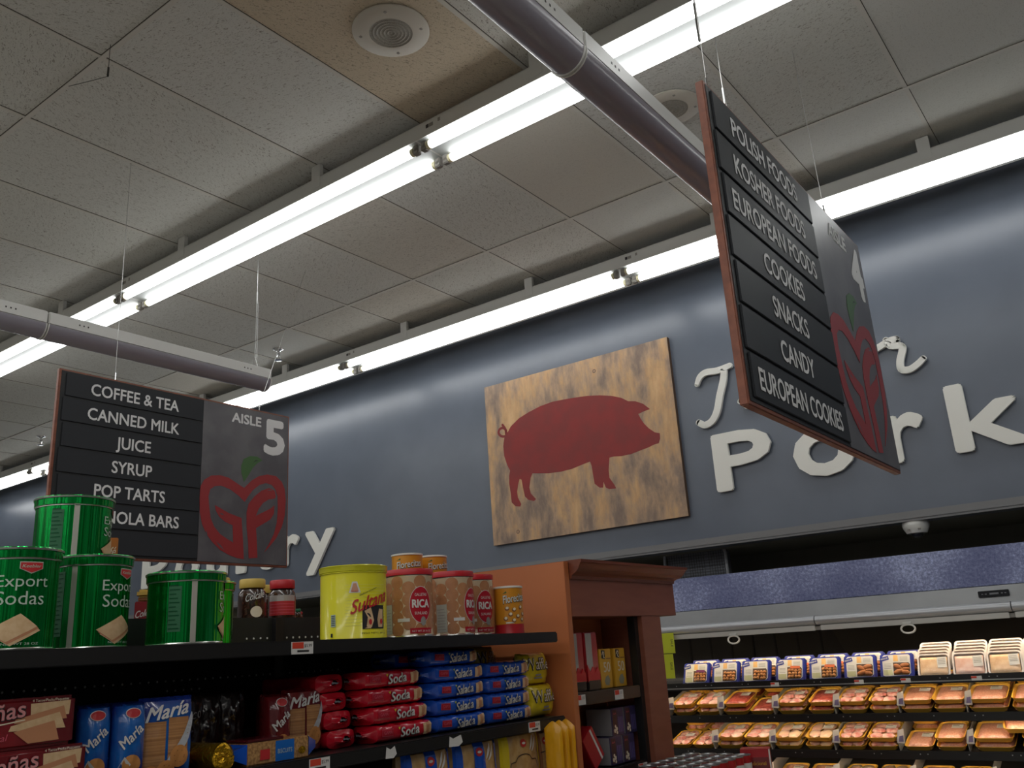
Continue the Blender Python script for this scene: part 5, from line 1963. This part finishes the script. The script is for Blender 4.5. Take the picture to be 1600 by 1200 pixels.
def maria_pack(name, label, loc, rz, m, group, H=.176):
    t = thing(name, label, 'biscuit pack', loc, rz, group)
    W = .122
    mb, fr_ = pillow(W, H, .066, m, 2, pw=.22)
    mb.build('wrapper', t)
    p = MB()
    f1, f2, f3 = [(lambda u, v, w=0.0, e=e: fr_(u, v, w + e)) for e in (.0010, .0018, .0028)]
    p.rect(f1, -.054, -.006, H * .05, H * .70, m_biscrolls, 8, 14)
    p.rect(f1, .000, .046, H * .18, H * .74, m_biscrolls, 8, 14)
    p.build('biscuit_window', t)
    q = MB()
    add_ribbon(q, [(-.012, H * .06), (.010, H * .24), (.036, H * .44), (.050, H * .66), (.055, H * .78)], [.003, .008, .009, .006, .002], f2, .0002, M('white_sweep', c(196, 200, 206), 0.3))
    for a, b_, r in ((.026, .26, .024), (-.002, .10, .022), (-.036, .06, .020)):
        q.disc(f3, a, H * b_, r * .9, r, M('round_biscuit', c(200, 136, 74), 0.5), 20, 3)
        for k in range(7):
            q.disc(lambda u, v, w=0.0: fr_(u, v, w + .0036), a + r * .5 * math.cos(k), H * b_ + r * .55 * math.sin(k * 1.0), .0014, .0014, m_cookiebrown, 6, 1)
    q.build('printed_picture', t)
    s = MB()
    s.text('María', lambda u, v, w=0.0: fr_(u, v + .16 * u, w + .0022), m_tagwhite, 0, 0, box=(-.052, .046, H * .74, H * .92), bold=.03, shear=.35)
    s.build('lettering', t)
    return t


m_bluepack = film('deep_blue_film', c(30, 52, 136), c(28, 110, 190))
m_brownpack = film('maroon_film', c(120, 28, 34), c(92, 24, 28))
mp = maria_pack('maria_biscuit_pack', 'blue biscuit pack lettered María, standing face on', (-1.980, 1.270, MIDZ + .001), -.25, m_bluepack, 'blue upright biscuit packs')


def maria_side(label, loc, rz, m, group, H=.172):
    t = thing('maria_biscuit_pack', label, 'biscuit pack', loc, rz, group)
    mb, fr_ = pillow(.072, H, .110, m, 4, pw=.24)
    mb.build('wrapper', t)
    p = MB()
    f1 = lambda u, v, w=0.0: fr_(u, v, w + .0014)
    f2 = lambda u, v, w=0.0: fr_(u, v, w + .0024)
    p.disc(f1, .004, H * .86, .017, .011, m_tagwhite, 20, 3)
    p.disc(f2, .004, H * .86, .0155, .0095, m_redbadge, 20, 3)
    ca, sa = math.cos(.75), math.sin(.75)
    p.text('María', lambda u, v, w=0.0: fr_(u * ca - v * sa, H * .58 + u * sa + v * ca, w + .0020), m_tagwhite, 0, -.010, h=.020, wid=.056, bold=.03, shear=.2)
    p.disc(f1, .004, H * .24, .020, .020, M('round_biscuit', c(200, 136, 74), 0.5), 18, 3)
    p.poly([(-.030, H * .12), (-.012, H * .34), (.002, H * .24), (-.016, H * .06)], f2, .0002, m_tagwhite)
    p.build('front_print', t)
    return t


ms = maria_side('blue biscuit pack turned sideways, touching the face-on blue pack', (-2.000, 1.186, MIDZ + .001), -.30, m_bluepack, 'blue upright biscuit packs')
dup(ms, (-2.030, 1.120, MIDZ + .001), -.30, 'blue biscuit pack turned sideways in shade, nearest the cracker boxes')
br = maria_pack('maria_biscuit_pack', 'maroon biscuit pack lettered María, behind the blue-ended biscuit roll', (-2.030, 1.715, MIDZ + .001), -.10, m_brownpack, 'maroon upright biscuit packs', H=.166)
maria_side('maroon biscuit pack turned sideways beside the face-on maroon pack', (-2.035, 1.628, MIDZ + .001), -.25, m_brownpack, 'maroon upright biscuit packs', H=.160)

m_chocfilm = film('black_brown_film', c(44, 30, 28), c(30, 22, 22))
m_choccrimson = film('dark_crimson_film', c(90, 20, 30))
cf = None
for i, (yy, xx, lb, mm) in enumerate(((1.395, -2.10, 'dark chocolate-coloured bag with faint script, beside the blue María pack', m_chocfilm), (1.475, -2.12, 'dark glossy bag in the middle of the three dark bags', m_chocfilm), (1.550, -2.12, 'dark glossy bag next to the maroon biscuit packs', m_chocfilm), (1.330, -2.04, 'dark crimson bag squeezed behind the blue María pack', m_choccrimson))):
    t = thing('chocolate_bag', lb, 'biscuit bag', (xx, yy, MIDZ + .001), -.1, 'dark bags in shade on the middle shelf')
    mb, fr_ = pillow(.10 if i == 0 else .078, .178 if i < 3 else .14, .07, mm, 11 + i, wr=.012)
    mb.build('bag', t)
    if i == 0:
        s = MB()
        s.text('Choco', lambda u, v, w=0.0: fr_(u, v + .2 * u, w + .0022), m_grey_socket, 0, 0, box=(-.034, .034, .112, .136), shear=.3)
        s.build('lettering', t)

# gold foil roll and printed biscuit tray in front of the dark bags
gf = thing('gold_foil_biscuits', 'crinkled gold foil roll end at the front of the middle shelf', 'foil roll', (-1.945, 1.392, MIDZ + .032))
b = MB()


def gfn(u, v):
    a = v * 2 * PI
    r = .031 * (1 + .05 * noise.noise(Vector((math.cos(a) * 2, math.sin(a) * 2, u * 5)))) * (1 if u < .7 else 1 - (u - .7) * 3.2)
    return Vector((-.11 + .14 * min(u, .72) / .72 + (.006 * noise.noise(Vector((a, u * 9, 0)))), r * math.cos(a), r * math.sin(a)))


b.grid(gfn, 20, 28, m_goldfilm)
b.build('foil', gf)
tr = thing('biscuit_tray_pack', 'long biscuit pack with tan and blue printed side and blue ends', 'biscuit pack', (-1.965, 1.556, MIDZ + .001), .02)
b = MB()
b.box(-.045, .045, -.098, .098, 0, .052, M('tan_lattice', c(196, 152, 98), 0.35, var=c(150, 108, 66), vscale=160, coat=0.5), .003)
b.build('tray', tr)
b = MB()
fr_ = frame((.0458, 0, 0), (0, 1, 0), (0, 0, 1))
b.rect(fr_, -.012, .048, .002, .050, M('blue_band', c(28, 104, 190), 0.3))
b.text('BISCUITS', frame((.0464, 0, 0), (0, 1, 0), (0, 0, 1)), m_palegreen, .018, .020, h=.010, wid=.046)
b.disc(frame((.0464, 0, 0), (0, 1, 0), (0, 0, 1)), .074, .020, .012, .009, m_goldfilm, 14, 1)
b.rect(frame((.0464, 0, 0), (0, 1, 0), (0, 0, 1)), -.060, -.030, .010, .034, m_redbadge)
b.build('side_print', tr)
b = MB()
b.box(-.043, .043, -.097, .020, .0525, .060, m_choccrimson, .003)
b.build('red_top', tr)
for s in (-1, 1):
    b = MB()
    b.add([(-.04, s * .098, .004), (.044, s * .098, .004), (.044, s * .098, .050), (-.04, s * .098, .050), (-.02, s * .128, .018), (.03, s * .134, .020), (.03, s * .134, .036), (-.02, s * .128, .034)],
          [[0, 1, 5, 4], [1, 2, 6, 5], [2, 3, 7, 6], [3, 0, 4, 7], [4, 5, 6, 7]], m_bluefilm)
    b.build('twisted_end', tr)

# big cracker boxes at the near end
m_kbox = film('dark_red_box', c(136, 30, 36), c(104, 22, 28))


def kbox(label, loc, rz):
    t = thing('cracker_carton', label, 'cracker carton', loc, rz, 'dark red cracker cartons')
    L, H, D = .31, .098, .13
    b = MB()
    b.box(-D / 2, D / 2, -L / 2, L / 2, 0, H, m_kbox, .008, 3)
    b.build('carton', t)
    fr_ = frame((D / 2 + .0006, 0, 0), (0, 1, 0), (0, 0, 1))
    f2 = frame((D / 2 + .0014, 0, 0), (0, 1, 0), (0, 0, 1))
    f3 = frame((D / 2 + .0022, 0, 0), (0, 1, 0), (0, 0, 1))
    p = MB()
    cs = [[(.060, .086), (.142, .088), (.140, .060), (.062, .056)], [(.032, .058), (.128, .078), (.136, .052), (.030, .050)], [(.024, .046), (.120, .066), (.134, .034), (.020, .036)], [(.030, .034), (.110, .050), (.122, .012), (.060, .010)]]
    for k, pts in enumerate(cs):
        p.poly(pts, frame((D / 2 + .0006 + .0005 * k, 0, 0), (0, 1, 0), (0, 0, 1)), .0002, m_cracker if k % 2 == 0 else m_crackeredge)
    p.build('cracker_picture', t)
    q = MB()
    fsl = lambda u, v, w=0.0: f3(u, v + .10 * (u + .05), w)
    q.text('Krakeñas', fsl, m_ink, 0, 0, box=(-.130, .052, .050, .085), bold=.07)
    q.text('Krakeñas', lambda u, v, w=0.0: fsl(u, v, w + .0006), M('rose_print', c(222, 150, 150), 0.4), 0, 0, box=(-.128, .050, .052, .085), bold=.02)
    q.text('Saltín Integral', lambda u, v, w=0.0: f2(u, v + .08 * u, w), m_pinkprint, -.035, .018, h=.012, wid=.110, shear=.2)
    q.text('4 Tacos/Packs/Paquetes', f2, m_cream, .100, .089, h=.005, wid=.075)
    add_ribbon(q, [(-.14, .036), (-.07, .044), (.0, .050), (.05, .056)], .0012, f2, .0002, m_cream)
    q.build('lettering', t)
    return t


kb = kbox('dark red cracker carton lying lowest at the picture edge', (-2.010, .915, MIDZ + .001), .03)
dup(kb, (-2.015, .885, MIDZ + .100), -.02, 'dark red cracker carton lying on top of the other dark red carton')

# ------------------------------------------------------------------ products on the low shelf (only their tops show)
m_cello = M('cream_wafer_film', c(206, 172, 120), 0.25, var=c(188, 150, 98), vscale=30, bump=0.4, bscale=40, coat=0.7, bdist=0.004)


def wafer_pack(label, loc, W, H, side, group, cloud=False):
    t = thing('wafer_pack', label, 'wafer pack', loc, 0.0, group)
    mb, fr_ = pillow(W, H, .08, m_cello, W * 100, pw=.2)
    mb.build('wrapper', t)
    p = MB()
    f1 = lambda u, v, w=0.0: fr_(u, v, w + .0012)
    f2 = lambda u, v, w=0.0: fr_(u, v, w + .0020)
    p.rect(f1, -W * .49, -W * .34, H * .05, H * .985, side, 4, 14)
    p.rect(f1, W * .40, W * .49, H * .05, H * .985, side, 3, 14)
    if not cloud:
        p.rect(f1, -W * .10, W * .14, H * .05, H * .985, side, 5, 14)
    p.disc(f2, .004, H * .86, .017, .013, m_redbadge, 20, 3)
    p.disc(lambda u, v, w=0.0: fr_(u, v, w + .0028), .004, H * .86, .010, .004, m_tagwhite, 12, 2)
    if cloud:
        add_ribbon(p, [(-.075, H * .58), (-.070, H * .66), (-.045, H * .67), (-.030, H * .72), (.0, H * .74), (.03, H * .72), (.045, H * .67), (.070, H * .66), (.075, H * .58)], .0014, f2, .0002, m_ink)
    add_ribbon(p, [(.038, H * .78), (.052, H * .86), (.06, H * .93)], [.002, .006, .001], f2, .0002, m_tagwhite)
    add_ribbon(p, [(.048, H * .76), (.064, H * .82), (.074, H * .90)], [.002, .005, .001], f2, .0002, m_tagwhite)
    p.build('front_print', t)
    return t


wafer_pack('pale wafer pack with blue stripes, nearest on the low shelf', (-1.955, 2.115, LOWZ + .001), .215, .283, m_bluefilm, 'wafer packs on the low shelf')
wafer_pack('pale wafer pack with blue side edges in the middle of the low shelf', (-1.955, 2.345, LOWZ + .001), .220, .283, m_bluefilm, 'wafer packs on the low shelf')
wafer_pack('cream wafer pack with a cloud-shaped label on the low shelf', (-1.955, 2.582, LOWZ + .001), .225, .284, m_yellowfilm, 'wafer packs on the low shelf', True)
wafer_pack('narrow brown wafer pack squeezed beside the amber bags', (-1.965, 2.728, LOWZ + .001), .060, .275, m_cookiebrown, 'wafer packs on the low shelf', True)


def amber_bag(label, loc, rz):
    t = thing('amber_bag', label, 'snack bag', loc, rz, 'amber bags at the end of the low shelf')
    b = MB()

    def side(sg):
        def f(u, v):
            e = max(0.0, 1 - (2 * v - 1) ** 4) ** .5
            d = .0135 * e * max(0.0, 1 - (2 * u - 1) ** 2) ** .4
            return Vector(((u - .5) * .070, sg * (d + .003 * noise.noise(Vector((u * 5, v * 9, sg))) * e), v * .306 - .024 * abs(2 * u - 1) ** 1.3 * v))
        return f
    fa, fb = side(1), side(-1)
    b.grid(lambda u, v: fa(1 - u, v), 14, 20, m_yellowbag)
    b.grid(fb, 14, 20, m_yellowbag)
    b.build('bag', t)
    return t


ab = amber_bag('amber snack bag standing edge on, first beside the brown wafer pack', (-1.852, 2.673, LOWZ + .001), .10)
dup(ab, (-1.852, 2.713, LOWZ + .001), .05, 'amber snack bag standing edge on, middle of three')
dup(ab, (-1.852, 2.755, LOWZ + .001), .0, 'amber snack bag standing edge on against the wooden panel')

# ------------------------------------------------------------------ products in the end cabinet
m_redcarton = M('red_carton', c(176, 32, 40), 0.35, coat=0.3)


def red_carton(label, loc, rz):
    t = thing('red_pack', label, 'red pack', loc, rz, 'red packs in the end cabinet')
    b = MB().box(-.03, .03, -.048, .048, .03, .220, m_redcarton, .003)
    b.build('carton', t)
    p = MB().box(.030, .0312, -.040, .004, .070, .216, M('pale_panel_grey', c(178, 174, 168), 0.4))
    p.build('pale_panel', t)
    w = MB()
    w.poly([(-.046, .032), (.046, .032), (.046, .062), (.030, .084), (.012, .064), (-.006, .088), (-.024, .066), (-.046, .096)], frame((.0318, 0, 0), (0, 1, 0), (0, 0, 1)), .004, M('bright_red_print', c(206, 40, 48), 0.35))
    w.build('red_wave', t)
    MB().box(-.034, .036, -.047, .047, 0, .040, m_black, .004).build('black_stand', t)
    return t


rc = red_carton('red pack with a pale panel beside the slotted strip in the end cabinet', (-1.995, 3.035, 1.442), 0.0)
dup(rc, (-1.995, 3.142, 1.442), 0.0, 'red pack with a pale panel next to the yellow boxes in the end cabinet')
m_yellowbox = M('yellow_box', c(222, 168, 48), 0.4)


def yellow_box(label, loc):
    t = thing('yellow_tea_box', label, 'yellow box', loc, 0.0, 'yellow boxes in the end cabinet')
    MB().box(-.04, .04, -.045, .045, 0, .152, m_yellowbox, .002).build('carton', t)
    p = MB()
    f1 = frame((.0406, 0, 0), (0, 1, 0), (0, 0, 1))
    f2 = frame((.0412, 0, 0), (0, 1, 0), (0, 0, 1))
    p.text('50', f1, m_cream, .006, .062, h=.038, wid=.050, bold=-.01)
    p.poly([(-.030, .116), (-.002, .112), (-.002, .146), (-.030, .148)], f1, .0002, m_ink)
    add_ribbon(p, [(-.024, .130), (-.016, .142), (-.010, .134), (-.016, .122), (-.008, .118)], .0022, f2, .0002, m_cream)
    p.rect(f1, .006, .040, .112, .116, m_cookiebrown)
    p.poly([(-.012, .012), (.014, .010), (.026, .030), (.012, .050), (-.008, .044), (-.020, .028)], f1, .0002, M('grey_picture', c(150, 146, 124), 0.5))
    p.build('front_print', t)
    return t


yb = yellow_box('yellow box numbered 50 next to the red packs', (-2.010, 3.252, 1.442))
dup(yb, (-2.010, 3.366, 1.442), label='yellow box numbered 50 nearer the wooden post')
m_purplebox = M('dark_purple_box', c(62, 52, 98), 0.35, var=c(46, 42, 80), vscale=30, coat=0.3)


def purple_box(label, loc):
    t = thing('chocolate_box', label, 'chocolate box', loc, 0.0, 'dark purple boxes in the end cabinet')
    MB().box(-.06, .06, -.047, .047, 0, .104, m_purplebox, .002).build('carton', t)
    MB().box(-.058, .058, -.0478, -.047, .002, .102, M('grey_carton_side', c(150, 150, 152), 0.5)).build('grey_side', t)
    p = MB()
    f1 = frame((.0606, 0, 0), (0, 1, 0), (0, 0, 1))
    p.rect(f1, -.038, -.004, .006, .098, M('brown_print', c(74, 44, 40), 0.4))
    for a, b_, r in ((-.028, .020, .008), (-.014, .026, .008), (-.022, .036, .006), (-.012, .012, .006)):
        p.disc(frame((.0612, 0, 0), (0, 1, 0), (0, 0, 1)), a, b_, r, r, m_cream, 12, 1)
    p.text('dark', frame((.0612, 0, 0), (0, 1, 0), (0, 0, 1)), m_pinkprint, -.021, .080, h=.008, wid=.024)
    for i in range(3):
        p.rect(f1, .004 + .013 * i, .013 + .013 * i, .012, .070, M('violet_print', c(96, 84, 140), 0.4))
    p.build('front_print', t)
    return t


pb = None
for j, (yy, zz, lb) in enumerate(((3.262, 1.154, 'dark purple box of the lower layer, beside the leaning red carton'), (3.364, 1.154, 'dark purple box of the lower layer, nearer the post'), (3.290, 1.259, 'dark purple box of the upper layer, grey side showing'), (3.395, 1.259, 'dark purple box of the upper layer, nearer the post'))):
    if pb is None:
        pb = purple_box(lb, (-2.02, yy, zz))
    else:
        dup(pb, (-2.02, yy, zz), label=lb)
rl = thing('leaning_red_carton', 'red carton with a white stripe leaning in the end cabinet', 'red carton', (-1.985, 3.150, 1.153), rx=.62)
MB().box(-.03, .03, -.048, .040, 0.034, .170, m_redcarton, .002).build('carton', rl)
MB().box(-.028, .0312, .012, .022, .036, .168, m_tagwhite).build('white_stripe', rl)

# ------------------------------------------------------------------ canned goods stacked before the post
cs = thing('can_display_case', 'tall cardboard cases under the stacked red cans by the post', 'cardboard case', (-1.70, 3.47, 0))
for k in range(4):
    MB().box(-.175, .175, -.26, .42, .002 + .262 * k, .262 * (k + 1), m_cardboard, .004).build('case', cs)
m_canred = M('can_red', c(176, 30, 34), 0.35, coat=0.3)
m_cantop = M('can_top', c(176, 178, 180), 0.28, 0.9)
c0 = None
ncol, nrow = 4, 6
for i in range(ncol):
    for j in range(nrow):
        xx, yy = -1.838 + .0755 * i, 3.285 + .0755 * j
        lb = 'red can by the wooden post, %s row back, %s column out' % (ORD[j], ORD[i])
        if c0 is None:
            c0 = thing('milk_can', lb, 'can', (xx, yy, 1.049), group='red cans in the display')
            R, H = .0365, .100
            MB().lathe([(0, .001), (R - .001, .001), (R, .003), (R, H - .003)], m_canred, 28).build('can_label', c0)
            MB().lathe([(R, H - .003), (R + .001, H - .002), (R + .001, H), (R - .002, H), (R - .003, H - .004), (R * .75, H - .004), (R * .70, H - .003), (R * .4, H - .003), (R * .36, H - .004), (0, H - .004)], m_cantop, 28).build('can_end', c0)
            p = MB()
            p.rect(cylmap(R, -.4, .0006), -.03, .03, .030, .070, m_tagwhite, 8, 1)
            p.build('label_panel', c0)
        else:
            dup(c0, (xx, yy, 1.049), label=lb)
rb = thing('red_carton_standing', 'red carton with yellow lettering behind the stacked cans', 'carton', (-1.60, 3.78, 1.049), .35)
MB().box(-.06, .06, -.045, .045, 0, .112, m_redcarton, .002).build('carton', rb)
b = MB()
f1 = frame((-.0, -.0456, 0), (1, 0, 0), (0, 0, 1))
b.rect(f1, -.052, .052, .016, .080, m_kbox)
b.text('Tradicional', frame((0, -.0464, 0), (1, 0, 0), (0, 0, 1)), m_yellowbox, 0, .050, h=.014, wid=.080)
b.rect(f1, .054, .060, 0, .11, m_tagwhite)
b.build('front_print', rb)
